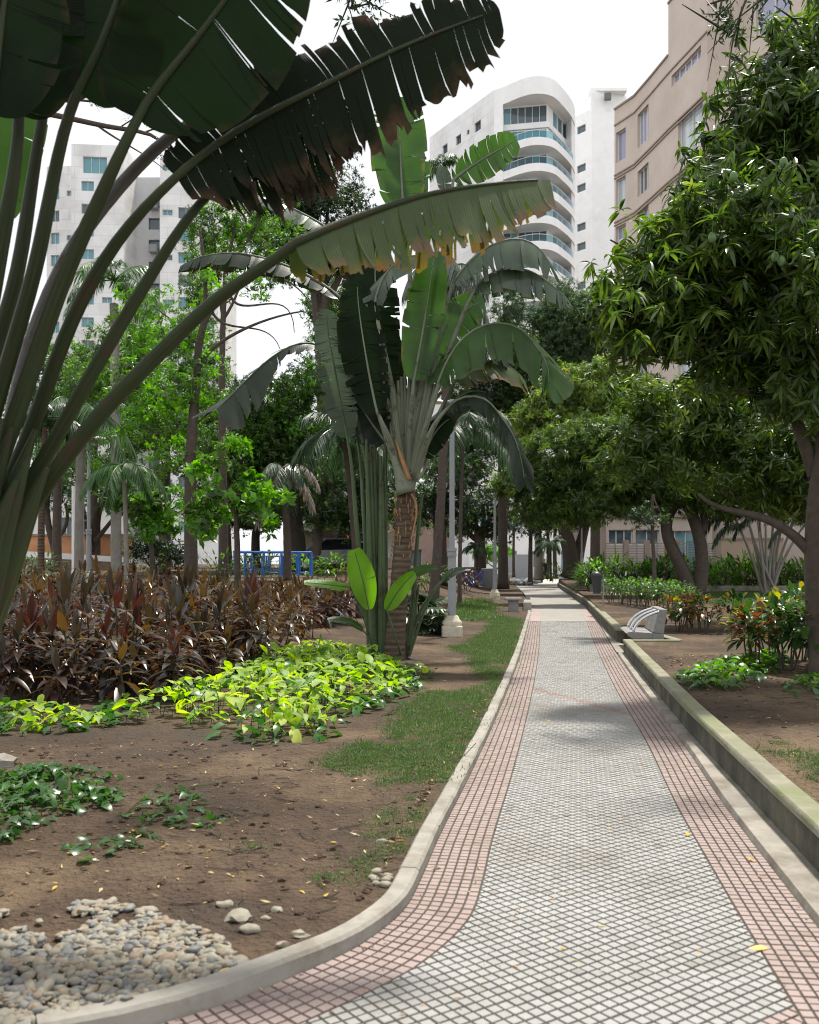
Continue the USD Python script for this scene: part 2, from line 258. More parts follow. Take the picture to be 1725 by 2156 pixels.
L_frond = leafmat('palm_frond', [(.02,.055,.018),(.045,.10,.03),(.085,.16,.045)], .36, .3, 1.0)
L_dfrond = leafmat('dark_palm_frond', [(.010,.028,.012),(.022,.052,.02),(.05,.085,.04)], .34, .25, 1.0)
L_ffrond = leafmat('grey_palm_frond', [(.05,.075,.055),(.09,.12,.09),(.15,.18,.14)], .4, .25, 1.0)
L_dead = leafmat('dead_frond', [(.10,.085,.07),(.19,.165,.145),(.30,.27,.24)], .7, .2, 1.5)
grassmat = leafmat('grass_blade', [(.028,.060,.012),(.052,.100,.020),(.10,.125,.042)], .55, .35, 2.0)
B_dark = bananamat('shaded_torn_leaf', (.005,.014,.003), ((.010,.009,.004),(.040,.028,.014)), .22, .88, 1.15, rough=.5, spec=.12)  # green darkened to hold the backlit shade of these leaves
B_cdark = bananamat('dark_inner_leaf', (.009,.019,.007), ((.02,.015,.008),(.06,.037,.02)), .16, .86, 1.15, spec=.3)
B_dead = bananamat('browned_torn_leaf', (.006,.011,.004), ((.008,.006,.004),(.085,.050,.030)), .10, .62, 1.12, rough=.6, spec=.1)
B_mid = bananamat('traveller_leaf', (.032,.082,.012), ((.10,.06,.02),(.20,.11,.05)), .42, .93, 1.15)
B_olive = bananamat('olive_old_leaf', (.045,.075,.013), ((.20,.15,.01),(.14,.07,.035)), .34, .70, 1.05)
B_shine = bananamat('glossy_grey_leaf', (.050,.080,.045), ((.10,.06,.02),(.20,.11,.05)), .22, .95, 1.2, rough=.22)
B_lime = bananamat('young_lime_leaf', (.12,.28,.012), ((.2,.2,.02),(.2,.2,.05)), .50, 1.2, 1.4, rough=.35)
def stalkmat(name, c0, c1, c2, rough=.5, spec=.25):
    """fibrous leaf stalk: streaks running along it, brown scars"""
    return M(name, {"u": ("uvmap", {"attribute": "st"}), "mp": ("mapping", {"scale": (.9, 9, 1)}), "n": ("noise_texture", {"scale": 1.6, "detail": 6, "roughness": .7}), "r": ("rgb_ramp", {"ramp": [(.28, c0), (.52, c1), (.72, c2)]}),
        "g": ("geometry", {}), "n2": ("noise_texture", {"scale": 5.0, "detail": 5, "roughness": .7}), "r2": ("rgb_ramp", {"ramp": [(.54,(0,0,0)),(.68,(1,1,1))]}), "m": ("mix_color", {"b": (.045,.028,.016)}), "b": ("bump", {"strength": .6, "distance": .008}), "p": ("principled_bsdf", {"roughness": rough, "specular_ior_level": spec})},
        [("u.UV","mp.vector"),("mp.vector","n.vector"),("n.fac","r.fac"),("g.position","n2.vector"),("n2.fac","r2.fac"),("r2.color","m.fac"),("r.color","m.a"),("m.result","p.base_color"),("n.fac","b.height"),("b.normal","p.normal")], "p.BSDF")
petiole = stalkmat('petiole', (.012,.011,.005), (.024,.036,.012), (.050,.066,.024))
petiole_green = stalkmat('green_petiole', (.028,.042,.018), (.065,.098,.045), (.12,.155,.085))
petiole_pale = stalkmat('pale_petiole', (.06,.075,.04), (.16,.18,.13), (.28,.30,.24))
petiole_grey = stalkmat('grey_petiole', (.05,.047,.042), (.10,.097,.09), (.16,.156,.15))
sheath = plain('orange_sheath', (.30,.15,.06), .7, var=.35, scale=6)

# ------------------------------------------------------------------ ground, path
def gx(pts): a = np.array([G(*p) for p in pts]); return a
LE = gx([(330,2156),(600,2062),(760,1987),(855,1908),(880,1862),(920,1770),(985,1640),(1045,1510),(1092,1390),(1112,1315),(1118,1288),(1112,1268),(1101,1247)])
LE = np.vstack([[-4.2,2.2,0],[-2.05,2.75,0], LE, [8.2,80,0],[8.6,110,0]])
RE = gx([(1725,1953),(1635,1838),(1532,1703),(1442,1570),(1355,1458),(1297,1373),(1252,1298),(1212,1253),(1186,1233)])
RE = np.vstack([[1.55,2.2,0],[1.62,3.0,0], RE, [17,105,0]])
def edge(E):
    from scipy.interpolate import PchipInterpolator
    return PchipInterpolator(E[:,1], E[:,0])
xl, xr = edge(LE), edge(RE)
WALL = gx([(1725,1858),(1612,1733),(1442,1543),(1312,1378)]); WALL = np.vstack([[WALL[0,0]-.35, 2.2, 0], WALL])
WALL2 = np.array([G(*p) for p in [(1297,1353),(1232,1277),(1172,1234)]])
def sstep(a, b, x): t = np.clip((np.asarray(x, float)-a)/(b-a), 0, 1); return t*t*(3-2*t)
def zleft(X, Y):
    d = np.asarray(xl(np.clip(Y,2.2,110))) - X
    return .045 + .043*np.maximum(0, Y-12.5)*sstep(1.2, 7.0, d)*np.where(Y>40, 40/np.maximum(Y,1), 1) 
def zright(X, Y): return .17 + .006*np.clip(np.asarray(Y)-8, -3, 60)
def soilz(X, Y):
    X, Y = np.asarray(X, float), np.asarray(Y, float)
    z = np.where(X < xl(np.clip(Y,2.2,110)), zleft(X, Y), zright(X, Y))
    p = np.stack([X, Y, 0*X], -1)
    rec = (Y > 16.42) & (Y < 18.85) & (X > 3.2) & (X < 4.62); z = np.where(rec, -.02, z)
    return z + .035*(meshkit.fbm(p*1.3, 3, 3)-.5) + .022*(meshkit.fbm(p*6.0, 3, 5)-.5)*(Y < 25)
def GS(px, py):
    """point of the garden soil seen at a picture position"""
    z = .1
    for _ in range(25):
        p = G(px, py, min(z, 1.45)) if py > HY+1 and H > z else P(px, py, 60.)
        if p[1] > 110: p = P(px, py, 60.)
        z = .5*z + .5*float(soilz(p[0], p[1]))
    p[2] = float(soilz(p[0], p[1])); return p
def GY(px, Y):
    X = (px-862.5)/F*Y; return np.array([X, Y, float(soilz(X, Y))])
def sheet(side):
    Ys = np.concatenate([np.arange(2.4,8,.045), np.arange(8,16,.09), np.arange(16,40,.35), np.arange(40,110,2.)])
    S = np.concatenate([[0,.01,.03],np.arange(.06,2.5,.05), np.arange(2.5,6,.12), np.arange(6,20,.5), np.arange(20,91,5.)])
    YY, SS = np.meshgrid(Ys, S, indexing='ij')
    if side < 0: e = xl(YY) - .06; X = e - SS
    else:
        w = np.interp(YY, WALL[:,1], WALL[:,0]); w2 = np.interp(YY, WALL2[:,1], WALL2[:,0], right=16.5)
        e = np.where(YY < WALL[-1,1], w, w2) + .08; X = e + SS
    Z = soilz(X, YY); n, m = YY.shape
    Z[:, 0] -= .3
    i, j = np.meshgrid(np.arange(n-1), np.arange(m-1), indexing='ij'); k = (i*m+j).ravel()
    f = np.c_[k, k+1, k+m+1, k+m] if side > 0 else np.c_[k, k+m, k+m+1, k+1]
    return np.stack([X, YY, Z], -1).reshape(-1,3), f
base = (np.array([[-600,-60,-.35],[600,-60,-.35],[600,1500,-.35],[-600,1500,-.35]]), np.array([[0,1,2,3]]))
mesh('ground', [sheet(-1), sheet(1), base], soil, smooth=True, kind='structure')

path = thing('path', kind='structure')
Ys = np.concatenate([np.arange(2.25,16,.2), np.arange(16,105,1.)])
a, b = xl(Ys), xr(Ys)+.45; n = len(Ys)
v = np.vstack([np.c_[a, Ys, 0*Ys-.008], np.c_[b, Ys, 0*Ys-.008]]); k = np.arange(n-1)
mesh('joint_bed', (v, np.c_[k, k+n, k+n+1, k+1]), mortar, path)
CELL, GR, YF = .0507, .0062, 26.0
def offset_curve(fx, sgn):
    y = np.linspace(2.45, YF+.5, 4000); p = np.c_[fx(y), y]; T = nz(np.gradient(p, axis=0)); Nn = np.c_[T[:,1], -T[:,0]]*sgn
    s = np.r_[0, np.cumsum(np.linalg.norm(np.diff(p, axis=0), axis=1))]
    from scipy.ndimage import gaussian_filter1d
    Nn = nz(np.c_[gaussian_filter1d(Nn[:,0], 25), gaussian_filter1d(Nn[:,1], 25)])
    return p, Nn, s
BW = 6*CELL
cells_pink, cells_grey = [], []
inner = {}
for fx, sg in ((xl, 1), (xr, -1)):
    p, Nn, s = offset_curve(fx, sg)
    S = np.arange(0, s[-1], CELL*1.04)
    pp = np.c_[np.interp(S, s, p[:,0]), np.interp(S, s, p[:,1])]; nn = np.c_[np.interp(S, s, Nn[:,0]), np.interp(S, s, Nn[:,1])]
    for j in range(6):
        A, B_ = pp + nn*j*CELL, pp + nn*(j+1)*CELL
        q = np.stack([A[:-1], B_[:-1], B_[1:], A[1:]], 1)
        if sg < 0: q = q[:, ::-1]
        q = q[:, ::-1] if np.cross(q[10,1]-q[10,0], q[10,2]-q[10,0]) < 0 else q
        cells_pink.append(q)
    ip = p + Nn*BW; inner[sg] = ip
cells_pink = np.concatenate(cells_pink)
grey_poly = Polygon(np.vstack([inner[1], inner[-1][::-1]])).buffer(0)
if grey_poly.geom_type != 'Polygon': grey_poly = max(grey_poly.geoms, key=lambda g: g.area)
ang = .17 - math.pi/4*1
ca, sa = math.cos(-.175+math.pi/4), math.sin(-.175+math.pi/4)
Rl = np.array([[ca, -sa],[sa, ca]])
nn_ = int(34/CELL)
ii, jj = np.meshgrid(np.arange(-nn_, nn_), np.arange(-nn_, nn_), indexing='ij')
cent = (np.c_[ii.ravel()+.5, jj.ravel()+.5]*CELL) @ Rl.T
sel = (cent[:,1] > 2.5) & (cent[:,1] < YF) & (cent[:,0] > -3) & (cent[:,0] < 5)
cent = cent[sel]; cent = cent[contains_xy(grey_poly.buffer(CELL*.72), cent[:,0], cent[:,1])]
hq = (np.array([[-.5,-.5],[.5,-.5],[.5,.5],[-.5,.5]])*CELL) @ Rl.T
quad = cent[:,None] + hq[None]
inside = contains_xy(grey_poly, quad[...,0].ravel(), quad[...,1].ravel()).reshape(-1,4).all(1)
pl0, pl1 = G(1112,1447)[:2], G(1312,1499)[:2]; q0, q1 = G(1672,2096)[:2], G(1612,2160)[:2]
def in_pink(c):
    d = nz(pl1-pl0); w = c-pl0; u = abs(w[...,0]*d[1]-w[...,1]*d[0]) < .08
    e = nz(q1-q0); w2 = c-q0; u2 = (w2[...,0]*e[1]-w2[...,1]*e[0] < 0) & (c[...,1] < 3.7)
    return u | u2
full = quad[inside]; pk = in_pink(cent[inside])
part_polys = [(grey_poly.intersection(Polygon(q)), bool(in_pink(c))) for q, c in zip(quad[~inside], cent[~inside])]
def cell_mesh(q):
    """q (N,4,2) -> slabs with a chamfered rim, a little uneven"""
    N = len(q); c = q.mean(1, keepdims=True); e = nz(q-c); dd = np.linalg.norm(q-c, axis=-1, keepdims=True)
    r1 = np.random.default_rng(5); hz = r1.normal(0, .0006, (N,1)); tl = r1.normal(0, .0004, (N,4))
    lo = c + e*np.maximum(dd-GR*1.0, .001); hi = c + e*np.maximum(dd-GR*1.28, .001)
    V = np.concatenate([np.dstack([lo, np.full((N,4), -.009)]), np.dstack([hi, hz+tl])], 1)
    f = [[4,5,6],[4,6,7]]
    for k in range(4): k2 = (k+1) % 4; f += [[k,k2,k2+4],[k,k2+4,k+4]]
    F_ = np.array(f)[None] + (np.arange(N)*8)[:,None,None]
    return V.reshape(-1,3), F_.reshape(-1,3), V
def emit(qs, mat, one, many):
    V, F_, VV = cell_mesh(qs); d = np.hypot(qs.mean(1)[:,0], qs.mean(1)[:,1]); vis = abs(qs.mean(1)[:,0]/qs.mean(1)[:,1]) < .44; vis &= qs.mean(1)[:,1] > 3.18
    order = np.argsort(np.where(vis, d, 99)); near = order[:300]; rest = order[300:]
    tone = np.random.default_rng(len(qs)).uniform(.05, 1, len(qs)); UV = lambda k: np.c_[np.repeat(np.atleast_1d(tone[k]), 8), np.zeros(8*np.size(k))]
    for k in near: mesh(one, (VV[k], F_[:10]), mat, path, uv=UV(k))
    Vr = VV[rest]; fr = (F_[:10][None] + (np.arange(len(rest))*8)[:,None,None]).reshape(-1,3)
    mesh(many, (Vr.reshape(-1,3), fr), mat, path, kind='stuff', uv=UV(rest))
emit(full[~pk], greytile, 'grey_tile', 'grey_tiles')
emit(np.concatenate([cells_pink, full[pk]]), pinktile, 'pink_tile', 'pink_tiles')
bits = {False: [], True: []}
for pg, isp in part_polys:
    for g_ in getattr(pg, 'geoms', [pg]):
        if g_.geom_type == 'Polygon' and g_.area > 1e-4:
            g2 = g_.buffer(-GR)
            if g2.geom_type == 'Polygon' and g2.area > 5e-5: bits[isp].append(prism(g2, -.009, 0))
mesh('cut_grey_tiles', bits[False], greytile, path, kind='stuff')
if bits[True]: mesh('cut_pink_tiles', bits[True], pinktile, path, kind='stuff')
Yf = np.arange(YF, 100, 2.); n = len(Yf); k = np.arange(n-1)
mesh('far_paving', (np.vstack([np.c_[xl(Yf)+.0, Yf, 0*Yf], np.c_[xr(Yf), Yf, 0*Yf]]), np.c_[k, k+n, k+n+1, k+1]), farpave, path)
# pink borders carry on along the worn far paving
for fx, sg in ((xl, 1), (xr, -1)):
    yb = np.arange(YF, 33, 1.); xb = fx(yb); n2 = len(yb); kk = np.arange(n2-1)
    o0, o1 = sorted((0.0, sg*BW))
    mesh('pink_border', (np.vstack([np.c_[xb+o0, yb, 0*yb+.004], np.c_[xb+o1, yb, 0*yb+.004]]), np.c_[kk, kk+n2, kk+n2+1, kk+1]), pinktile, path)

# kerb stones on the left, gutter strip and low wall on the right
def ribbon(xy, off0, off1, z0, z1, ch=.012, wob=0.0, seed=1):
    """a long block along a line, with chamfered top edges; off: distances to the left (+) of the line's direction"""
    xy = np.asarray(xy, float); T = nz(np.gradient(xy, axis=0)); Nn = np.c_[-T[:,1], T[:,0]]
    r1 = np.random.default_rng(seed); w = (meshkit.noise(np.c_[xy*2.3, np.full(len(xy), seed*3.3)], seed)-.5)[:,None]*wob
    prof = [(off0, z0),(off0, z1-ch),(off0+ch*np.sign(off1-off0), z1),(off1-ch*np.sign(off1-off0), z1),(off1, z1-ch),(off1, z0)]
    n = len(xy); V = np.concatenate([np.c_[xy + Nn*(o+w*(zz>z0)), np.full(n, zz)+ (w[:,0]*.5 if zz > z0 else 0)] for o, zz in prof]); m = len(prof); f = []
    k = np.arange(n-1)
    for a in range(m-1):
        q = np.c_[a*n+k, a*n+k+1, (a+1)*n+k+1, (a+1)*n+k]; f.append(q if off1 < off0 else q[:, ::-1])
    F_ = np.vstack(f); tri = np.vstack([F_[:, [0,1,2]], F_[:, [0,2,3]]])
    e0 = np.array([[0, (i)*n, (i+1)*n] for i in range(1, m-1)]); e1 = e0[:, ::-1] + n-1
    return V, np.vstack([tri, e0, e1])
kerb = thing('kerb', kind='structure')
yb = [2.3, 3.05, 4.66, 6.1, 7.7, 9.6, 11.8, 14.4, 17.5, 21, 25, 30, 36]
for a, b in zip(yb[:-1], yb[1:]):
    y = np.linspace(a+.004, b-.004, 16)
    mesh('kerb_stone', ribbon(np.c_[xl(y), y], .100, .0, -.02, .070 if a < 20 else .055, .014, .012, int(a*10)), kerbmat, kerb, smooth=40)
gut = thing('gutter', kind='structure')
y = np.concatenate([np.arange(2.3, 16.6, .3)]); xw = np.interp(y, WALL[:,1], WALL[:,0])
gw = np.maximum(xw-xr(y), .05)
ztop = .035
gv = np.vstack([np.c_[xr(y)+.0, y, 0*y-.01], np.c_[xr(y)+.012, y, 0*y+ztop], np.c_[xw+.02, y, 0*y+ztop]]); n = len(y); k = np.arange(n-1)
mesh('gutter_slab', (gv, np.vstack([np.c_[k, k+n, k+n+1, k+1], np.c_[k+n, k+2*n, k+2*n+1, k+n+1]])), concrete, gut, smooth=30)
y2 = np.linspace(16.6, 60, 40); xw2 = np.interp(y2, WALL2[:,1], WALL2[:,0]); n = len(y2); k = np.arange(n-1)
mesh('gutter_slab', (np.vstack([np.c_[xr(y2), y2, 0*y2+.02], np.c_[np.maximum(xw2, xr(y2)+.1)+.02, y2, 0*y2+.02]]), np.c_[k, k+n, k+n+1, k+1]), concrete, gut)
gw_ = thing('garden_wall', 'long low mossy concrete wall along the right of the path, nearest stretch', 'low wall')
y = np.linspace(2.3, WALL[-1,1], 60); xw = np.interp(y, WALL[:,1], WALL[:,0])
mesh('wall_face', ribbon(np.c_[xw+.012, y], 0, -.13, -.05, .215, .004, .015, 3), mosswall_shaded, gw_, smooth=40)
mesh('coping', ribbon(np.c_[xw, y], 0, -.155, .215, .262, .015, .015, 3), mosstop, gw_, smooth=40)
g2 = thing('garden_wall', 'low concrete wall along the right of the path, beyond the bench', 'low wall')
y = np.linspace(WALL2[0,1], 66, 50); xw = np.interp(y, WALL2[:,1], WALL2[:,0], right=14.6)
mesh('wall_face', ribbon(np.c_[xw+.012, y], 0, -.16, -.05, .235, .004, .015, 4), mosswall_shaded, g2, smooth=40)
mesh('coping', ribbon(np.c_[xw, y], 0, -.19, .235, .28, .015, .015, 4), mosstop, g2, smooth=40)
# ------------------------------------------------------------------ big torn leaves of the traveller palms
def torn_leaf(mid, wid, ref=(0,-1,0), fold=.15, grav=(0.,0.), sag=.1, tears=22, gap=.25, shorten=.12, nv=4, seed=0, width_prof=None, tipbend=0, ragged=.0, vr=1.0):
    """mid: world points of the midrib from blade base to tip; wid: half width; ref: the way the blade's face looks;
    grav: how far each half hangs towards the ground (left, right)"""
    r1 = np.random.default_rng(seed); n = 60
    C = spline(mid, n); T = nz(np.gradient(C, axis=0)); N0 = np.asarray(ref, float)
    Nn = nz(N0 - T*(T@N0)[:,None]); S = np.cross(T, Nn)
    tt = np.linspace(0, 1, n); L = np.linalg.norm(np.diff(C, axis=0), axis=1).sum()
    wp = width_prof or (lambda t: np.clip(np.sin(np.pi*np.clip(t*.93+.045,0,1))**.42, .25, 1))
    Vs, Fs, Us, o = [], [], [], 0
    for sgn, g in ((-1, grav[0]), (1, grav[1])):
        cuts = np.sort(np.r_[0, r1.uniform(0.02, .98, tears), 1]); cuts = cuts[np.r_[True, np.diff(cuts) > .008]]
        cuts[-1] = 1
        for a, b in zip(cuts[:-1], cuts[1:]):
            nt = max(2, int((b-a)*110)); tl = np.linspace(a, b, nt); tm = (a+b)/2
            gr = g*(1+r1.normal(0,.10)*vr) + r1.normal(0,.03)*vr; tw = r1.normal(0,.07)*vr; len_ = 1-shorten*r1.random()**1.5; gp = gap*r1.random()**1.6
            sl = r1.normal(0,.05)*vr; vv = np.linspace(0, 1, nv+1); sg = sag*(1+r1.normal(0,.35))
            for vi in vv:
                te = tm + (tl-tm)*(1-gp*vi**1.2) + (.10+sl)*vi**1.5*wid/L*1.3
                rag = 1 - ragged*r1.random(nt)*(vi > .9)
                w = wid*wp(np.clip(tl,0,1))*len_*rag
                cc = np.stack([np.interp(te, tt, C[:,k]) for k in range(3)], 1); c0 = np.stack([np.interp(tl, tt, C[:,k]) for k in range(3)], 1)
                base_ = c0*(1-vi) + cc*vi
                s_ = np.stack([np.interp(tl, tt, S[:,k]) for k in range(3)], 1); n_ = np.stack([np.interp(tl, tt, Nn[:,k]) for k in range(3)], 1)
                hd = nz(sgn*s_*(1) + n_*(fold+tw) - UP*gr)
                p = base_ + hd*(w*vi)[:,None] - UP*(sg*w*vi**2)[:,None] + n_*((.035*np.sin(tl*L*13+seed)*vi*w))[:,None]
                Vs.append(p); Us.append(np.c_[tl*L*26, np.full(nt, vi)])
            i, j = np.meshgrid(np.arange(nv), np.arange(nt-1), indexing='ij'); q = (i*nt+j).ravel()+o
            f = np.c_[q, q+1, q+nt+1, q+nt]; Fs.append(f if sgn > 0 else f[:, ::-1]); o += (nv+1)*nt
    F_ = np.vstack(Fs); return np.vstack(Vs), np.vstack([F_[:, [0,1,2]], F_[:, [0,2,3]]]), np.vstack(Us), C
def add_leaf(root, pet, mid, wid, mat, pmat, pr=(.05,.03), lname='leaf', plabel=None, base_w=1.25, **kw):
    v, f, uv, C = torn_leaf(mid, wid, **kw)
    mesh(lname, (v, f), mat, root, smooth=True, uv=uv, label=plabel)
    line = C[:-2]
    if pet is not None and len(pet) > 1:
        q = spline(np.vstack([pet, mid[0]]), 24); nn0 = 23+len(line[::4])
        m_ = tube(np.vstack([q[:-1], line[::4]]), np.interp(np.linspace(0,1,nn0), [0,.06,.16,.45,.62,1], [pr[0]*base_w, pr[0]*(1+base_w)/2, pr[0], (pr[0]+pr[1])/2, pr[1]*.8, .006]), 10)
        mesh('petiole', m_, pmat, root, smooth=True, uv=tube_uv(m_, nn0, 10))
    else:
        m_ = tube(line[::3], [pr[1]*.8, .006], 6); mesh('midrib', m_, pmat, root, smooth=True, uv=tube_uv(m_, len(line[::3]), 6))
def PL(pts, Y0, Y1=None):
    Y1 = Y0 if Y1 is None else Y1; n = len(pts)
    return np.array([P(x, y, Y0 + (Y1-Y0)*i/max(n-1,1)) for i, (x, y) in enumerate(pts)])

# --- the near one, fanning in from the left edge
tp = thing('traveller_palm', 'huge near traveller palm fanning dark torn leaves in from the left edge', 'palm', (-2.45, 4.9, 0))
_o = np.array([-2.45, 4.9, 0])
class Rel:      # points are given in world space; parts of a thing are placed relative to its base
    pass
def rel(a, o): return np.asarray(a, float) - o
def near_leaf(pet, mid, Yp, Ym, wid, mat=B_dark, pmat=petiole, pr=(.062,.036), **kw):
    kw.setdefault('base_w', 2.0); pr = (pr[0]*.82, pr[1]*.85)
    pp = PL(pet, *Yp) if pet else None; mm = PL(mid, *Ym)
    add_leaf(tp, None if pp is None else rel(pp, _o), rel(mm, _o), wid, mat, pmat, pr, **kw)
hub = (-95, 1330)
# lowest leaf: across the middle of the view, hanging like a curtain
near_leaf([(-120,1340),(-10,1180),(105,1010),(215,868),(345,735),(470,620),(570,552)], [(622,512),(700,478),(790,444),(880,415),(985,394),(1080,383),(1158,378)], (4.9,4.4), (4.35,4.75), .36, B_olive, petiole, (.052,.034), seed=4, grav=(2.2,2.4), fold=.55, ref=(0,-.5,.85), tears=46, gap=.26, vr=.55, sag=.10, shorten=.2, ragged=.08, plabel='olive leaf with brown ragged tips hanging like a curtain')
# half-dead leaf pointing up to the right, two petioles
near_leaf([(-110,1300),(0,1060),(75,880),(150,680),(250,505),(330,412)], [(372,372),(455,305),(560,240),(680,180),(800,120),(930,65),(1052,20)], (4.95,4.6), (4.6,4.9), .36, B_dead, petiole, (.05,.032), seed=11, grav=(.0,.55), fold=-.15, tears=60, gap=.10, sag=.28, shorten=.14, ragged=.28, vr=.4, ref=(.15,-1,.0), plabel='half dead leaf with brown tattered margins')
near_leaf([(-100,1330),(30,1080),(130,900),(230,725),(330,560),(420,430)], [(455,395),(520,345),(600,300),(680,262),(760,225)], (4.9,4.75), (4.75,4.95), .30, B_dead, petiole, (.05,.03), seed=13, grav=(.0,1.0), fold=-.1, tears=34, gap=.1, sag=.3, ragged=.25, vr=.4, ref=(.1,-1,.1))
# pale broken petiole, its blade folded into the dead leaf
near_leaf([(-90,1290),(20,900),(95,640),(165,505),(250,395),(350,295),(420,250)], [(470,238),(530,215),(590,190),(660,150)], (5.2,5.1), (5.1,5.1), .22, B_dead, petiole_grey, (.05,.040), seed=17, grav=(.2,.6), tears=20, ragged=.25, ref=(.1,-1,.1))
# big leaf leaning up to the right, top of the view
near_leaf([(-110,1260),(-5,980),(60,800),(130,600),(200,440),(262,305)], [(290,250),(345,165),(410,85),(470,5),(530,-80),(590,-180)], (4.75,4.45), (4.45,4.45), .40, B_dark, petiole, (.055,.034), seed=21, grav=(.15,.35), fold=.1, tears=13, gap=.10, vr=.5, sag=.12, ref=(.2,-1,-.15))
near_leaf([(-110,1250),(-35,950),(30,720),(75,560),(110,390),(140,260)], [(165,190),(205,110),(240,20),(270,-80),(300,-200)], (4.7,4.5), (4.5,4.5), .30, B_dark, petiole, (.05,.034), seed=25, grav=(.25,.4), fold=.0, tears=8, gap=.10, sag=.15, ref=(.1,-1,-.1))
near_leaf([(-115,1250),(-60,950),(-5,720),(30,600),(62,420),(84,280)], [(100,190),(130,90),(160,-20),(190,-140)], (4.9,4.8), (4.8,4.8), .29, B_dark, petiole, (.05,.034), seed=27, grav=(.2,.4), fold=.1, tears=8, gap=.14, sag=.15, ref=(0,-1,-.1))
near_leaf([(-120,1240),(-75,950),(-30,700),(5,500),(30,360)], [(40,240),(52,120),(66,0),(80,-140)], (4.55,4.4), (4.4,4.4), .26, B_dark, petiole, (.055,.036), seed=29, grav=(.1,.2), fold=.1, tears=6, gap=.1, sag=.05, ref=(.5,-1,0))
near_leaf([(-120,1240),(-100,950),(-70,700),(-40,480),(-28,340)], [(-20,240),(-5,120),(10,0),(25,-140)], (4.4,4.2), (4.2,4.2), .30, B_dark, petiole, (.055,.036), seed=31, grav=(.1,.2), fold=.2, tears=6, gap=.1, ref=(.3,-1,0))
# green blade seen lit through at the far left
near_leaf(None, [(62,60),(55,160),(40,270),(22,370),(8,455)], None, (5.3,5.3), .15, B_mid, petiole, (.03,.022), seed=33, grav=(0,0), fold=.25, tears=3, gap=.08, sag=0, ref=(.6,-1,0))
# unseen leaves added to shade the pebbles, out to the left and towards the viewer
for k, (tip, m1_) in enumerate([((-3.3,2.7,4.3),(-2.9,3.7,3.9)), ((-3.9,3.3,4.9),(-3.2,4.0,4.2)), ((-4.6,4.6,4.6),(-3.5,4.8,4.2)), ((-3.0,2.5,3.2),(-2.7,3.5,3.2))]):
    a = np.array([[-2.45,4.9,1.2],[-2.55,4.5,2.4],m1_]); add_leaf(tp, rel(a, _o), rel(spline([m1_, (np.array(m1_)+tip)/2+[0,0,.15], tip, np.array(tip)+(np.array(tip)-m1_)*.5-[0,0,.3]], 6), _o), .42, B_dark, petiole, (.045,.03), seed=80+k, ref=(-.2,-.2,1), tears=10, gap=.12, grav=(.2,.2), base_w=1.8)
# sheaths crowding the base of the fan
for k, (x0, y0, x1, y1, yy) in enumerate([(-95,1300,25,900,4.6),(-70,1320,75,905,4.7),(-60,1330,62,960,4.55),(-90,1330,35,1010,4.5),(-60,1345,100,985,4.62),(-120,1300,5,880,4.5),(-50,1340,88,1040,4.75),(-100,1330,-5,1000,4.45)]):
    q = spline(rel(PL([(x0,y0),((x0+x1)/2-8,(y0+y1)/2+14),(x1,y1)], yy), _o), 12)
    m_ = tube(q, [.10,.085,.05,.012], 10); mesh('sheath', m_, petiole, tp, smooth=True, uv=tube_uv(m_, 12, 10))
mesh('trunk', tube(spline([[0,0,-.05],[.02,0,.6],[.05,0,1.25]], 14), [.20,.17,.19], 16), bark_palm, tp, smooth=True)

# --- the one in the middle: ringed trunk, striped fan, leaves on both sides
cp = thing('traveller_palm', 'traveller palm with ringed brown trunk and pale striped fan in the centre', 'palm', (-.24, 15.0, 0)); oc = np.array([-.24, 15.0, 0])
cY = 15.0
tr = rel(PL([(830,1402),(834,1330),(842,1230),(851,1120),(856,1030)], cY), oc)
q = spline(tr, 40); rr = np.interp(np.linspace(0,1,40), [0,.08,.3,1], [.205,.165,.15,.14]); rr = rr*(1+.05*np.sin(np.arange(40)*2.3))
mesh('trunk', tube(q, rr, 16), bark_palm, cp, smooth=35)
r1 = np.random.default_rng(3)
fib = []
for k in range(70):      # ragged leaf-base fibres round the upper trunk
    a = r1.uniform(0, 2*np.pi); h = r1.uniform(.62, 1.0); i = int(h*39); b_ = q[i] + .15*np.array([np.cos(a), np.sin(a), 0]); fib.append(tube(np.array([b_, b_+[.03*np.cos(a), .03*np.sin(a), .05], b_+[.035*np.cos(a), .035*np.sin(a), r1.uniform(-.12,.1)]]), [.012,.003], 4))
mesh('fibre', fib, sheath, cp, kind='stuff')
def cen_leaf(pet, mid, wid, mat=B_mid, pmat=petiole_pale, Y=(15,15), pr=(.05,.03), **kw):
    pp = PL(pet, cY, Y[0]) if pet else None; mm = PL(mid, Y[0], Y[1]); kw.setdefault('ref', (0,-1,.15))
    add_leaf(cp, None if pp is None else rel(pp, oc), rel(mm, oc), wid, mat, pmat, pr, **kw)
cen_leaf([(857,1015),(866,850),(868,700),(862,560)], [(850,440),(845,360),(842,280),(838,205)], .50, B_mid, Y=(15.3,15.3), seed=41, tears=6, gap=.12, fold=.15, shorten=.2, width_prof=lambda t: np.clip(np.sin(np.pi*(t*.86+.07))**.35,.3,1), plabel='tall upright broad green leaf at the top')
cen_leaf([(858,1015),(880,820),(900,640),(915,480)], [(880,430),(868,370),(862,310),(850,235)], .40, B_mid, Y=(15.5,15.5), seed=42, tears=4, gap=.1, fold=-.2, ref=(.5,-1,.1))
cen_leaf([(860,1012),(885,850),(912,680),(935,520)], [(955,378),(1000,345),(1045,318),(1088,293)], .30, B_mid, Y=(15.1,15.3), seed=43, tears=18, gap=.35, fold=.1, ref=(.2,-1,-.3), grav=(0,.1))
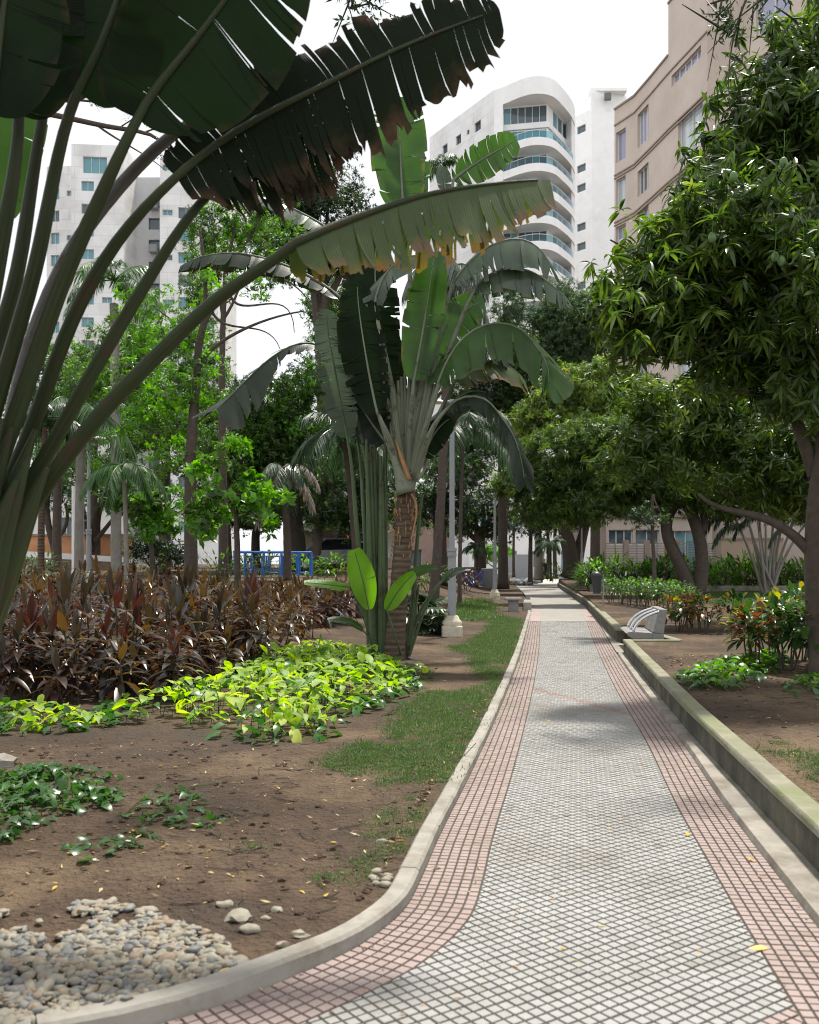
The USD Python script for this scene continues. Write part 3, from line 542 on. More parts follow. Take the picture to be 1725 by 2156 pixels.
cen_leaf([(861,1012),(885,870),(905,740),(930,620)], [(940,420),(935,385),(928,350)], .16, B_shine, Y=(15.6,15.6), seed=44, tears=3, ref=(.5,-1,.1))
cen_leaf([(864,1010),(890,890),(915,770),(935,660)], [(958,590),(1000,540),(1050,510),(1105,505),(1140,528),(1160,560)], .54, B_shine, Y=(14.8,14.6), seed=45, grav=(1.0,1.5), fold=.4, tears=18, gap=.22, sag=.2, ref=(0,-.35,.95))
cen_leaf([(866,1010),(895,900),(925,800),(960,700),(985,640)], [(1002,606),(1045,572),(1098,566),(1150,590),(1195,628)], .44, B_shine, Y=(14.7,14.4), seed=46, grav=(1.2,1.7), fold=.4, tears=24, gap=.35, sag=.15, ref=(0,-.35,.95))
cen_leaf([(868,1008),(890,920),(915,840)], [(925,800),(950,745),(990,700),(1045,680),(1095,692),(1130,730),(1155,780),(1150,822)], .62, B_mid, Y=(14.7,14.4), seed=47, grav=(.9,1.7), fold=.35, tears=14, gap=.2, sag=.2, ref=(0,-.45,.9))
cen_leaf([(858,1012),(862,920),(866,860)], [(872,800),(885,730),(900,640),(915,530)], .36, B_mid, Y=(14.75,14.75), seed=48, tears=4, gap=.08, fold=.15, ref=(-.35,-1,.1), width_prof=lambda t: np.clip(np.sin(np.pi*(t*.9+.06))**.4,.3,1), plabel='upright smooth green leaf in the middle of the fan')
cen_leaf([(862,1010),(880,920),(893,850)], [(902,795),(918,740),(940,690),(958,640)], .22, B_mid, Y=(14.9,14.9), seed=49, tears=4, gap=.1, ref=(.2,-1,.1))
cen_leaf([(858,1010),(838,920),(822,800),(805,720)], [(790,640),(805,590),(832,555),(870,538),(900,545)], .36, B_shine, Y=(14.6,14.4), seed=50, grav=(.9,1.3), fold=.3, tears=8, gap=.2, ref=(0,-.5,.9))
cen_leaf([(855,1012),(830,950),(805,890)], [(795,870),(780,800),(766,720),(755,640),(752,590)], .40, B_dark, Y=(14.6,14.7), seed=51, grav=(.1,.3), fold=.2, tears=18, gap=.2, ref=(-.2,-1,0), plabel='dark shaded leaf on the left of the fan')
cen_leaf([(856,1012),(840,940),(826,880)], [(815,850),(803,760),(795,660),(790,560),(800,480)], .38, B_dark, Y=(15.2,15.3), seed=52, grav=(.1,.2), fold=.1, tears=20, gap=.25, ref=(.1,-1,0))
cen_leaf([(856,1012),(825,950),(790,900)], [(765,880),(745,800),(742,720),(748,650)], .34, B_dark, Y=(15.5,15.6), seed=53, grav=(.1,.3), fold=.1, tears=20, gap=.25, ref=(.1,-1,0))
cen_leaf([(868,1010),(893,945),(915,895)], [(946,856),(985,835),(1020,840),(1052,872),(1080,915),(1098,970),(1106,1020)], .40, B_cdark, Y=(14.6,14.3), seed=54, grav=(1.2,1.4), fold=.3, tears=16, gap=.35, ref=(0,-.3,.95), shorten=.35)
cen_leaf([(868,1012),(900,960)], [(905,930),(930,880),(950,850),(990,825),(1030,830)], .38, B_cdark, Y=(15.6,15.8), seed=55, grav=(.9,1.2), fold=.3, tears=18, gap=.3, ref=(0,-.4,.9))
cen_leaf([(872,1008),(905,920),(935,850)], [(960,800),(1000,770),(1040,760),(1085,780),(1105,800)], .44, B_olive, Y=(15.8,16.2), seed=56, grav=(.9,1.2), fold=.3, tears=16, gap=.3, ref=(0,-.4,.9))
cen_leaf([(866,1012),(885,975)], [(893,960),(905,930),(925,900),(950,880)], .24, B_dark, Y=(15.2,15.3), seed=57, tears=4, gap=.1, grav=(.5,.5), ref=(.2,-1,.2))
cen_leaf([(856,1012),(815,830),(770,690)], [(715,625),(650,580),(580,550),(500,533),(425,540),(380,560)], .34, B_cdark, Y=(15.8,15.8), seed=91, grav=(.9,1.4), fold=.3, tears=34, gap=.45, ref=(0,-.5,.8))
cen_leaf([(856,1012),(830,800),(790,620)], [(735,520),(690,480),(620,440),(560,415),(505,414)], .34, B_shine, Y=(16.6,16.6), seed=92, grav=(.4,.9), fold=.2, tears=22, gap=.3, ref=(0,-.6,.7))
cen_leaf([(857,1012),(845,940)], [(832,890),(806,800),(782,700),(772,600),(780,520)], .50, B_cdark, Y=(15.9,16.0), seed=93, tears=30, gap=.25, ref=(.1,-1,0))
cen_leaf([(856,1012),(835,960)], [(812,930),(775,880),(748,830),(735,780)], .42, B_cdark, Y=(15.2,15.2), seed=94, tears=24, gap=.3, ref=(-.2,-1,.2), grav=(.2,.4))
cen_leaf([(866,1012),(890,880)], [(905,790),(945,700),(985,650),(1020,635)], .40, B_mid, Y=(15.6,15.9), seed=95, tears=14, gap=.2, ref=(.2,-1,.2), grav=(.2,.5))
cen_leaf([(864,1012),(895,900),(930,800)], [(965,745),(1005,720),(1045,725),(1075,760)], .40, B_cdark, Y=(15.9,16.1), seed=96, tears=20, gap=.3, ref=(0,-.5,.9), grav=(.9,1.3))
for k in range(15):      # the striped fan of leaf stalks packed in one plane
    u = (k-7)/7.0; x1 = 872 + u*62 + r1.normal(0,2); y1 = 770 + abs(u)*55
    qf = rel(PL([(856+u*10, 1030), (859+u*24, 945), (865+u*42, 860), (x1, y1)], 14.98 + .03*(k % 3), 15.05), oc)
    m_ = tube(spline(qf, 12), [.055,.042,.024], 8); mesh('leaf_stalk', m_, petiole_pale, cp, smooth=True, uv=tube_uv(m_, 12, 8))
mesh('sheath', tube(spline(rel(PL([(856,1038),(845,1005),(822,940),(800,880)], 14.85), oc), 14), [.16,.075,.05,.035], 10), petiole_pale, cp, smooth=True)
mesh('dry_sheath', tube(spline(rel(PL([(862,1010),(846,965),(832,925)], 14.78), oc), 10), [.04,.035,.012], 8), sheath, cp, smooth=True)
mesh('dry_strip', tube(spline(rel(PL([(866,1040),(876,1060),(872,1110),(866,1150)], 14.8), oc), 10), [.02,.014,.005], 6), sheath, cp, smooth=True)

# --- young clump at its foot, stems straight from the ground
yc = thing('traveller_palm', 'young trunkless traveller palm, bundle of green stems left of the ringed trunk', 'palm', (*GY(795, 15.2)[:2], .05)); oy = np.array([*GY(795, 15.2)[:2], .05])
def y_leaf(pet, mid, wid, mat=B_mid, pmat=petiole_green, Y=(15.2,15.2), pr=(.045,.026), **kw):
    pp = PL(pet, 15.2, Y[0]) if pet else None; add_leaf(yc, None if pp is None else rel(pp, oy), rel(PL(mid, *Y), oy), wid, mat, pmat, pr, **kw)
y_leaf([(785,1385),(768,1250),(750,1090),(738,960)], [(731,920),(718,850),(702,760),(690,690),(688,650)], .30, B_shine, petiole_green, (15.0,14.8), seed=61, tears=40, gap=.28, fold=-.1, grav=(.1,.25), ref=(-.2,-1,.35), plabel='pale finely slit leaf on the far left')
y_leaf([(785,1385),(775,1200),(765,1060),(758,960)], [(752,920),(738,830),(725,740),(715,670)], .30, B_shine, petiole_green, (15.5,15.6), seed=62, tears=40, gap=.3, fold=-.1, grav=(.1,.2), ref=(.2,-1,.3))
y_leaf([(790,1385),(782,1150),(770,960),(740,840)], [(725,785),(690,738),(650,722),(600,735),(545,775),(495,825),(455,862)], .62, B_cdark, petiole_green, (15.2,14.6), seed=63, tears=22, gap=.5, fold=.2, grav=(.5,1.0), ref=(0,-.6,.7), width_prof=lambda t: .35+.65*np.clip((t-.45)*3,0,1)*np.clip((1.06-t)*6,0,1)**.5, plabel='arching dark leaf with a combed outer half')
y_leaf([(795,1385),(790,1200),(785,1000)], [(780,930),(765,850),(745,760),(738,700)], .3, B_dark, petiole_green, (15.6,15.7), seed=64, tears=16, gap=.25, ref=(.1,-1,.1))
y_leaf([(800,1385),(805,1200),(808,1010)], [(812,930),(815,840),(812,750),(800,660)], .34, B_dark, petiole_green, (15.6,15.7), seed=65, tears=12, gap=.25, ref=(-.1,-1,.1))
for k, (x0, x1, y1) in enumerate([(788,772,925),(793,780,935),(797,788,930),(800,795,950),(804,802,960),(808,812,940),(783,763,1010),(786,775,1060),(811,806,1015),(790,784,1180),(806,800,1150)]):
    yy = 15.1+.05*(k % 4); m_ = tube(spline(rel(PL([(x0,1392),((x0*.6+x1*.4),1230),(x1,y1)], yy), oy), 14), [.075,.05,.022], 8); mesh('leaf_stalk', m_, petiole_green, yc, smooth=True, uv=tube_uv(m_, 14, 8))
# fresh lime leaves low on the clump
y_leaf([(786,1388),(782,1340)], [(777,1284),(768,1240),(757,1195),(745,1157)], .205, B_lime, petiole_green, (14.6,14.55), (.016,.012), seed=66, tears=2, gap=.02, fold=.12, sag=.0, ref=(.1,-1,.1), width_prof=lambda t: np.clip(np.sin(np.pi*(t*.9+.05))**.55,.1,1), shorten=.02, plabel='upright young lime green paddle leaf')
y_leaf([(788,1388),(765,1300)], [(738,1236),(705,1233),(670,1229),(640,1227)], .13, B_lime, petiole_green, (14.7,14.6), (.016,.012), seed=67, tears=1, gap=.02, fold=.1, ref=(0,-.55,.9), sag=.1, shorten=.02)
y_leaf([(792,1388),(780,1345)], [(765,1328),(740,1312),(712,1305),(690,1305)], .10, B_mid, petiole_green, (14.7,14.6), (.016,.012), seed=68, tears=1, gap=.02, ref=(0,-.5,.9), shorten=.02)
y_leaf([(846,1388),(830,1330)], [(815,1285),(835,1250),(858,1222),(875,1208)], .14, B_lime, petiole_green, (14.5,14.4), (.018,.012), seed=69, tears=1, gap=.02, ref=(.3,-1,.5), shorten=.02)
y_leaf([(850,1388),(838,1300)], [(822,1250),(850,1225),(880,1205),(920,1196)], .13, B_mid, petiole_green, (14.9,14.8), (.018,.012), seed=70, tears=1, gap=.02, ref=(.1,-.6,.8), shorten=.02)
for k, (pts, w) in enumerate([([(852,1385),(868,1290),(876,1180),(890,1040)], .04), ([(858,1382),(872,1300),(882,1230)], .035), ([(862,1378),(880,1300),(905,1255),(950,1205)], .028)]):
    m_ = tube(spline(rel(PL(pts, 15.3), oy), 14), [w*1.4, w, w*.5], 8); mesh('leaf_stalk', m_, petiole_green, yc, smooth=True, uv=tube_uv(m_, 14, 8))
y_leaf([(862,1378),(885,1310),(915,1245)], [(935,1222),(955,1205),(980,1200)], .09, B_shine, petiole_green, (15.1,15.0), (.022,.014), seed=71, tears=2, gap=.05, ref=(.2,-.7,.7))
# ------------------------------------------------------------------ trees
def rosette(n, L, W, lo=-.5, hi=.7, stem=.12, droop=.3, prof='lance', seg=3, seed=0, fold=.2):
    r1 = np.random.default_rng(seed); a = r1.uniform(0, 2*np.pi, n) ; e = r1.uniform(lo, hi, n); z = stem*np.linspace(0, 1, n)
    d = np.c_[np.cos(a)*np.cos(e), np.sin(a)*np.cos(e), np.sin(e)]; b = np.c_[0*a, 0*a, z]
    return blades(b, d, UP, L*r1.uniform(.7, 1.15, n), W*r1.uniform(.8, 1.15, n), droop*r1.uniform(.5, 1.5, n), prof, fold, seg)
def cluster(k, spread, n, L, W, seed, **kw):
    """a spray of twigs: k rosettes within a spread"""
    r1 = np.random.default_rng(seed); out = []
    for i in range(k):
        p = r1.normal(0, spread*.5, 3)*[1,1,.7]; R = Rotation.from_euler('xyz', [r1.normal(0,.6), r1.normal(0,.6), r1.uniform(0,6)]).as_matrix()
        out.append(moved(rosette(n, L, W, seed=seed*31+i, **kw), R, p))
    for i in range(max(2, k//2)):
        p = r1.normal(0, spread*.5, 3); out.append(tube(np.array([-p*.2, p*.5, p]), [.010*max(1, L/.15), .003], 4, caps=False))
    return merge(out)
PROTO = {}
def proto_set(key):
    if key in PROTO: return PROTO[key]
    S = {'mango': [(cluster(3, .20, 12, .18, .043, 101, lo=-1.0, hi=.5, droop=.45), L_mango), (cluster(3, .22, 12, .175, .041, 102, lo=-1.1, hi=.3, droop=.5), L_mango), (cluster(2, .16, 13, .165, .043, 103, lo=-.5, hi=.9, droop=.3), L_mango_mid)],
         'mango_far': [(cluster(6, .42, 10, .25, .055, 111, lo=-.9, hi=.5, droop=.4, seg=2), L_mango_mid), (cluster(6, .45, 10, .24, .055, 112, lo=-.9, hi=.4, droop=.4, seg=2), L_mango), (cluster(6, .42, 9, .24, .06, 113, lo=-.6, hi=.8, seg=2), L_mango_mid)],
         'yellow': [(cluster(6, .45, 10, .26, .06, 121, lo=-.8, hi=.6, seg=2), L_yellow), (cluster(6, .45, 10, .25, .06, 122, lo=-.8, hi=.6, seg=2), L_mango_mid), (cluster(6, .45, 9, .25, .06, 123, lo=-.5, hi=.8, seg=2), L_yellow)],
         'dark': [(cluster(8, .55, 9, .19, .085, 131, lo=-.6, hi=.8, prof='ovate', seg=2), L_dark), (cluster(8, .55, 9, .19, .085, 132, lo=-.6, hi=.8, prof='ovate', seg=2), L_dark), (cluster(8, .5, 8, .18, .085, 133, prof='ovate', seg=2), L_mid)],
         'mid': [(cluster(8, .5, 8, .17, .08, 141, prof='ovate', seg=2), L_mid), (cluster(8, .5, 8, .17, .08, 142, prof='ovate', seg=2), L_dark), (cluster(7, .5, 8, .16, .08, 143, prof='ovate', seg=2), L_mid)],
         'fresh': [(cluster(8, .5, 8, .17, .075, 191, prof='ovate', seg=2), L_mid), (cluster(8, .5, 8, .17, .075, 192, prof='ovate', seg=2), L_bright), (cluster(7, .5, 8, .16, .08, 193, prof='ovate', seg=2), L_mid)],
         'grey': [(cluster(9, .6, 8, .22, .09, 151, prof='ovate', seg=2), L_greygreen), (cluster(9, .6, 8, .22, .09, 152, prof='ovate', seg=2), L_greygreen), (cluster(9, .6, 7, .2, .09, 153, prof='ovate', seg=2), L_mid)],
         'bright': [(cluster(4, .26, 9, .17, .055, 161, lo=-.3, hi=.9, seg=2), L_bright), (cluster(4, .26, 9, .17, .055, 162, lo=-.3, hi=.8, seg=2), L_bright), (cluster(4, .26, 9, .16, .055, 163, seg=2), L_mid)],
         'broad': [(cluster(4, .25, 8, .21, .11, 171, lo=-.4, hi=.6, prof='obov', seg=2), L_bright), (cluster(4, .25, 8, .2, .11, 172, lo=-.4, hi=.5, prof='obov', seg=2), L_bright), (cluster(4, .25, 8, .2, .11, 173, lo=-.6, hi=.3, prof='obov', seg=2), L_mid)],
         'twiggy': [(cluster(4, .2, 6, .075, .034, 181, lo=-1.0, hi=.4, prof='ovate', seg=2), L_dark), (cluster(4, .22, 6, .07, .034, 182, lo=-1.0, hi=.3, prof='ovate', seg=2), L_dark), (cluster(3, .2, 5, .07, .03, 183, lo=-1., prof='ovate', seg=2), L_mid)]}[key]
    PROTO[key] = S; return S
DENS = 9.0
CR = {'mango': .24, 'mango_far': .5, 'yellow': .5, 'dark': .55, 'mid': .5, 'fresh': .5, 'grey': .6, 'bright': .28, 'broad': .28, 'twiggy': .22}
def crown_points(blobs, c, dens, seed, hole=.46, shell=.45):
    r1 = np.random.default_rng(seed); P_, A_ = [], []
    for (ctr, rad) in blobs:
        n = int(dens*np.prod(rad)/c**3*DENS)+3
        u = nz(r1.normal(size=(n,3))); rr = (shell + (1-shell)*r1.random(n))**.6; rr = np.where(r1.random(n) < .25, r1.random(n)**.5, rr)
        p = ctr + u*rr[:,None]*rad; keep = meshkit.fbm(p/(c*3.2), 2, seed) + .12*r1.normal(size=n) > hole
        P_.append(p[keep]); A_.append(u[keep])
    return np.vstack(P_), np.vstack(A_)
def frames(axis, r1):
    z = nz(axis); t = nz(np.cross(z, r1.normal(size=z.shape))); return np.stack([t, np.cross(z, t), z], 2)
def tree(name, label, Y, trunk, r, blobs, key, seed, dens=.55, limbs=(), bark=bark_brown, hole=.42, group=None, cat='tree', depth=.85, ground=True, csc=1.0, autolimb=4):
    """blobs: (px, py, rx, ry[, dY]) in picture units at depth Y"""
    r1 = np.random.default_rng(seed); o = GY(trunk[0][0], Y) if ground else P(*trunk[0], Y)
    tw = np.array([P(x, y, Y) for x, y in trunk]); tw[0] = o
    tw[1:, 1] += r1.normal(0, .004*Y, len(tw)-1)
    t = thing(name, label, cat, o, group=group)
    k = 30; q = spline(tw, k); rr = np.interp(np.linspace(0,1,k), [0,.06,.2,1], [r[0]*1.35, r[0]*1.08, r[0], r[1]])
    q = q + .25*r[0]*(meshkit.fbm(q*1.5/max(r[0]*4,.3), 2, seed)-.5)[:,None]*np.linspace(0,1,k)[:,None]
    mesh('trunk', tube(q-o, rr, 12), bark, t, smooth=True)
    for l in limbs:
        lw = np.array([P(x, y, Y + (d[0] if d else 0)) for x, y, *d in l['pts']]); mesh('limb', tube(spline(lw, 16)-o, l['r'], 8), bark, t, smooth=True)
    B = []
    for bl in blobs:
        px, py, rx, ry = bl[:4]; dY = bl[4] if len(bl) > 4 else 0; yy = Y+dY
        B.append((P(px, py, yy), np.array([rx, max(rx, ry)*depth, ry])*yy/F))
    for i, (ctr, rad) in enumerate(B[:autolimb]):
        s = q[-1] if i % 2 else q[int(k*.8)]; m_ = (s+ctr)/2 + [0, 0, -.12*np.linalg.norm(ctr-s)]; mesh('limb', tube(spline([s, m_, ctr, ctr+(ctr-m_)*.25], 12)-o, [r[1]*.75, r[1]*.12], 7), bark, t, smooth=True)
    p, a = crown_points(B, CR[key]*csc, dens, seed, hole)
    ax = a*.55 + UP*.75 + r1.normal(0, .28, a.shape); n = len(p)
    S = proto_set(key)
    instancer('crown', t, [(m, mt, False) for m, mt in S], p-o, frames(ax, r1), r1.uniform(.75, 1.25, n)*csc, r1.choice(len(S), n, p=[.40,.34,.26]))
    return t, o
# right: the big mango nearest the path
mt, mo = tree('mango_tree', 'nearest big mango tree filling the right side, glossy dark drooping leaves', 11.5, [(1738,1390),(1728,1260),(1716,1160),(1716,1050),(1735,900),(1720,760),(1690,640)], (.14,.08),
     [(1570,560,190,170),(1450,560,140,120),(1345,640,85,100),(1330,530,50,40),(1660,450,190,170,.6),(1470,430,80,80),(1560,330,120,80,.3),(1690,300,160,130,.6),(1700,640,170,160,-.4),(1490,690,150,75,.2),(1620,750,160,70),(1400,690,100,70),(1690,190,100,90,.5),(1280,600,40,50),(1560,450,160,120,-.7),(1650,600,150,120,-1.0),(1640,120,70,70,.4),(1440,390,65,55,.1),(1500,310,60,55,.2),(1565,225,55,50,.3),(1600,150,50,45,.4),(1330,725,60,35),(1275,665,40,45),(1720,80,80,80,.6),(1600,230,70,60,.2),(1300,720,40,50),(1700,820,120,70,-.3)],
     'mango', 201, hole=.495, dens=.50, limbs=[dict(pts=[(1716,1175),(1668,1125),(1610,1092),(1540,1075),(1470,1040)], r=[.075,.05,.02]), dict(pts=[(1716,1000),(1640,800),(1560,680),(1450,600)], r=[.09,.05,.02]), dict(pts=[(1720,1100),(1790,900),(1800,600)], r=[.1,.07])], depth=.95)
r1 = np.random.default_rng(77)
lb, ld, ll = [], [], []
for px, py, nr in [(1300,455,1),(1255,590,1),(1345,470,2),(1390,480,2),(1420,520,2),(1370,560,2),(1330,620,2),(1290,650,2),(1440,600,2),(1480,540,2),(1510,450,2),(1390,650,2),(1350,700,2),(1450,690,2),(1500,640,2),(1560,600,2),(1540,520,2),(1600,500,2),(1640,430,2),(1590,700,2),(1650,640,2),(1700,560,2),(1400,330,1),(1465,315,1),(1690,420,2)]:
    for i in range(nr):
        c = P(px+r1.normal(0,12), py+r1.normal(0,12), 10.1+r1.uniform(-.3,.4)); n = 8 if nr == 2 else 9
        a = r1.uniform(0, 2*np.pi, n); e = r1.uniform(-1.0, .5, n) if py > 500 else r1.uniform(-.4, 1.0, n)
        for k in range(n): lb.append(c + UP*.05*k/n); ld.append([math.cos(a[k])*math.cos(e[k]), math.sin(a[k])*math.cos(e[k]), math.sin(e[k])]); ll.append(r1.uniform(.15,.24))
lb, ld, ll = np.array(lb)[:300], np.array(ld)[:300], np.array(ll)[:300]
lv = blades(lb-mo, ld, UP, ll, ll*.24, .35, 'lance', .22, 4)
for k in range(len(lb)): mesh('leaf', split_blades(lv, len(lb), k), L_mango_mid if k % 5 == 0 else L_mango, mt, smooth=True)
fruit = trimesh.creation.icosphere(2); fruit.apply_scale((.042,.038,.058)); fr_mat = plain('green_mango_skin', (.075,.15,.045), .35, var=.2, scale=12)
for px, py in [(1632,540),(1646,549),(1690,545),(1706,532),(1650,342),(1545,372),(1500,500)]:
    c = P(px, py, 10.0)-mo; f = mesh('mango_fruit', moved(fruit, None, c), fr_mat, mt, smooth=True); mesh('stalk', tube(np.array([c+[0,0,.05], c+[.01,0,.18], c+[.03,.05,.36]]), .004, 5), L_bright, f)
tree('mango_tree', 'shaded mango tree behind the nearest one, long low crown reaching over the lawn', 21, [(1800,1330),(1795,1200),(1790,1080),(1760,950)], (.2,.12),
     [(1600,900,170,90),(1330,960,80,60),(1330,830,60,50),(1460,880,120,85),(1700,890,140,100),(1560,1000,150,55),(1680,1030,140,60),(1430,950,85,55),(1390,860,70,60),(1520,830,120,50),(1640,960,160,70,2)], 'mango', 202, dens=.26, csc=1.25, limbs=[dict(pts=[(1790,1100),(1700,1010),(1600,980),(1480,960)], r=[.12,.03]), dict(pts=[(1790,1120),(1680,1085),(1570,1040),(1500,1030)], r=[.10,.02])])
tree('mango_tree', 'mango tree with two crooked dark trunks leaning apart on the lawn', 37, [(1455,1248),(1442,1215),(1418,1160),(1406,1115),(1416,1075),(1436,1052)], (.26,.20),
     [(1300,1000,115,70),(1420,1010,130,55),(1190,965,95,75),(1125,1015,60,65),(1240,1065,100,35),(1520,1045,110,40),(1350,930,110,65),(1145,1080,65,28),(1260,930,100,50),(1070,1000,40,50)], 'mango_far', 203, dens=.8, csc=.85, hole=.40,
     limbs=[dict(pts=[(1470,1250),(1478,1205),(1474,1140),(1462,1095),(1440,1050),(1415,1010)], r=[.30,.26,.24,.18]), dict(pts=[(1474,1120),(1484,1095),(1476,1070),(1480,1040)], r=[.16,.13,.1])])
tree('mango_tree', 'yellowing mango tree beyond the double trunk, pale flushed top', 50, [(1255,1220),(1255,1050),(1250,900)], (.3,.2), [(1250,830,105,70),(1180,880,85,60),(1340,850,80,60),(1165,820,40,35),(1110,900,50,50),(1260,900,120,60),(1290,790,50,35)], 'yellow', 204, dens=.75, hole=.40)
tree('grey_green_tree', 'tall grey green tree below the white balcony tower', 78, [(1215,1205),(1212,1000),(1205,800)], (.4,.25), [(1200,700,80,75),(1262,650,65,50),(1140,770,70,60),(1270,750,60,55),(1180,620,50,35),(1120,700,50,50),(1220,780,70,50),(1300,690,35,40),(1070,650,40,50)], 'grey', 205, dens=.8, bark=bark_grey)
tree('dense_tree', 'tall dense dark tree behind the striped fan palm', 46, [(690,1185),(688,1000),(680,800),(675,640)], (.4,.3), [(690,430,85,95),(745,510,45,75),(640,370,65,60),(600,235,45,40),(590,470,70,60),(700,320,50,40),(650,540,80,50),(600,310,45,45),(545,210,30,30)], 'dark', 206, dens=.75, hole=.41)
tree('shade_tree', 'broad dark shade tree behind the blue railing', 43, [(628,1190),(625,1120),(618,1050),(600,960)], (.36,.24), [(560,900,85,60),(500,840,60,40),(650,860,60,60),(590,1000,90,55),(690,1040,70,70),(540,1060,70,40),(700,930,60,70),(470,900,50,50),(610,830,55,35)], 'fresh', 207, dens=.7, hole=.42)
tree('shade_tree', 'dark tree right of the blue railing over the parked cars', 40, [(662,1195),(668,1120),(676,1050),(700,960)], (.2,.15), [(740,1060,70,55),(700,1090,60,30),(790,1040,60,60),(660,1000,60,50),(760,960,60,60)], 'mid', 227, dens=.7)
tree('leafy_tree', 'mid green tree filling the gap left of the slender trunk', 38, [(345,1210),(345,1050),(350,950)], (.2,.14), [(350,890,80,60),(300,820,60,50),(420,930,70,60),(270,900,60,55),(200,800,55,50),(380,1000,80,50),(240,980,60,45)], 'fresh', 240, dens=.55, hole=.44)
tree('leafy_tree', 'green tree behind the arching combed leaf', 42, [(480,1200),(480,1000),(485,900)], (.22,.15), [(480,900,90,60),(560,850,90,55),(430,860,60,45),(500,960,110,60),(640,800,55,50),(600,930,90,60)], 'fresh', 241, dens=.6, hole=.43)
tree('shade_tree', 'dark low tree behind the blue railing, left half', 52, [(540,1190),(540,1140),(545,1090)], (.25,.2), [(600,1065,140,45),(480,1080,100,40),(420,1060,60,50),(560,1020,110,50)], 'mid', 242, dens=.7)
tree('dense_tree', 'dark tree standing behind the young palm clump', 50, [(770,1195),(770,1000),(765,850)], (.35,.25), [(700,640,60,70),(690,760,70,80),(780,980,80,90),(850,1060,70,60),(820,900,60,80),(740,860,70,70)], 'fresh', 243, dens=.6)
tree('leafy_tree', 'pale leaved tree under the left white tower', 48, [(200,1180),(200,1000),(200,900)], (.2,.15), [(160,940,60,60),(230,930,60,50),(280,1040,60,45),(100,960,50,50)], 'grey', 244, dens=.5, hole=.45)
tree('leafy_tree', 'wide fresh green tree across the foot of the left white tower', 55, [(350,1180),(350,1000),(350,850)], (.3,.2), [(330,760,90,70),(230,800,80,70),(420,800,70,60),(150,780,60,60),(300,880,110,70),(440,700,40,45),(390,660,50,45),(180,880,80,60),(80,880,60,70)], 'fresh', 246, dens=.6, hole=.43)
tree('leafy_tree', 'tall green tree low against the left white tower, behind the near palm stalks', 40, [(120,1190),(122,1000),(130,860)], (.2,.12), [(130,760,60,60),(70,830,60,60),(200,740,50,50),(160,850,70,50),(60,720,35,40),(250,700,35,35)], 'fresh', 245, dens=.5, hole=.46)
tree('slender_tree', 'slender brown trunked tree with sparse bright green sprays and bare twigs', 25, [(402,1190),(402,1100),(404,1000),(408,900),(413,800),(424,705),(445,652),(482,610),(540,578)], (.17,.06),
     [(325,640,60,45),(370,715,60,45),(300,700,40,45),(440,610,45,35),(335,830,85,50),(460,850,50,40),(300,900,60,40),(375,960,60,40),(445,770,35,30),(260,640,25,25),(520,600,50,30),(270,790,40,40)], 'bright', 208, dens=.22, hole=.43, autolimb=0,
     limbs=[dict(pts=[(413,800),(432,752),(500,700),(580,668),(640,655)], r=[.06,.02]), dict(pts=[(424,705),(432,640),(430,560),(420,480)], r=[.07,.03]), dict(pts=[(420,730),(380,690),(330,650)], r=[.04,.012]), dict(pts=[(410,850),(360,840),(320,830)], r=[.035,.012]), dict(pts=[(482,610),(500,640),(560,640),(620,700)], r=[.04,.01]), dict(pts=[(445,652),(470,680),(520,690),(590,735)], r=[.04,.01]), dict(pts=[(540,578),(600,590),(640,620),(660,680)], r=[.035,.008]), dict(pts=[(408,900),(440,870),(470,850)], r=[.03,.01])])
tree('leafy_tree', 'sparse green tree in front of the left white tower', 34, [(470,1200),(468,900),(470,700),(480,560)], (.16,.08), [(450,480,55,45),(500,440,55,40),(530,520,45,40),(560,430,40,40),(480,560,45,30),(430,560,30,30),(600,500,45,50,2),(520,480,60,50,3),(440,530,60,45,2),(420,610,45,35),(570,580,45,30,2)], 'fresh', 209, dens=.75, hole=.43, csc=.8)
tree('broadleaf_shrub', 'bright green broad leaved small tree beside the slender trunk', 22, [(500,1240),(500,1120),(495,1040)], (.08,.05), [(470,1000,65,32),(535,1030,55,30),(480,1060,65,26),(545,1100,55,18),(500,940,36,24),(440,1090,45,30),(590,1050,25,16)], 'broad', 210, dens=.26, hole=.42)
tree('broadleaf_shrub', 'pale layered broad leaved small tree left of the slender trunk', 27, [(325,1230),(322,1140),(318,1080)], (.08,.05), [(290,1060,60,22),(345,1075,50,22),(330,1110,50,22),(380,1060,35,25)], 'broad', 211, dens=.30)
tree('dark_shrub', 'dark glossy shrub in front of the orange wall', 28, [(330,1230),(328,1190)], (.06,.05), [(320,1140,50,36),(350,1170,45,26),(295,1160,28,26)], 'dark', 212, dens=.9, csc=.5)
tree('park_tree', 'dark small leaved tree with a crooked trunk before the orange wall', 43, [(112,1205),(113,1150),(106,1110),(100,1060),(110,1000)], (.17,.10), [(110,1010,55,45),(160,1030,45,35),(70,1030,40,40),(120,960,45,40),(150,1070,25,20)], 'grey', 213, dens=.7, hole=.45, limbs=[dict(pts=[(112,1140),(135,1115),(138,1060)], r=[.1,.06])])
tree('park_tree', 'forked dark tree standing behind the grey palm trunk', 45, [(192,1200),(196,1130),(205,1080),(225,1040)], (.28,.15), [(230,1000,60,55),(190,980,40,40),(270,1030,45,40),(250,1080,30,25)], 'dark', 214, dens=.7, limbs=[dict(pts=[(192,1160),(180,1100),(172,1040)], r=[.15,.08]), dict(pts=[(200,1140),(240,1090),(262,1060)], r=[.12,.06])])
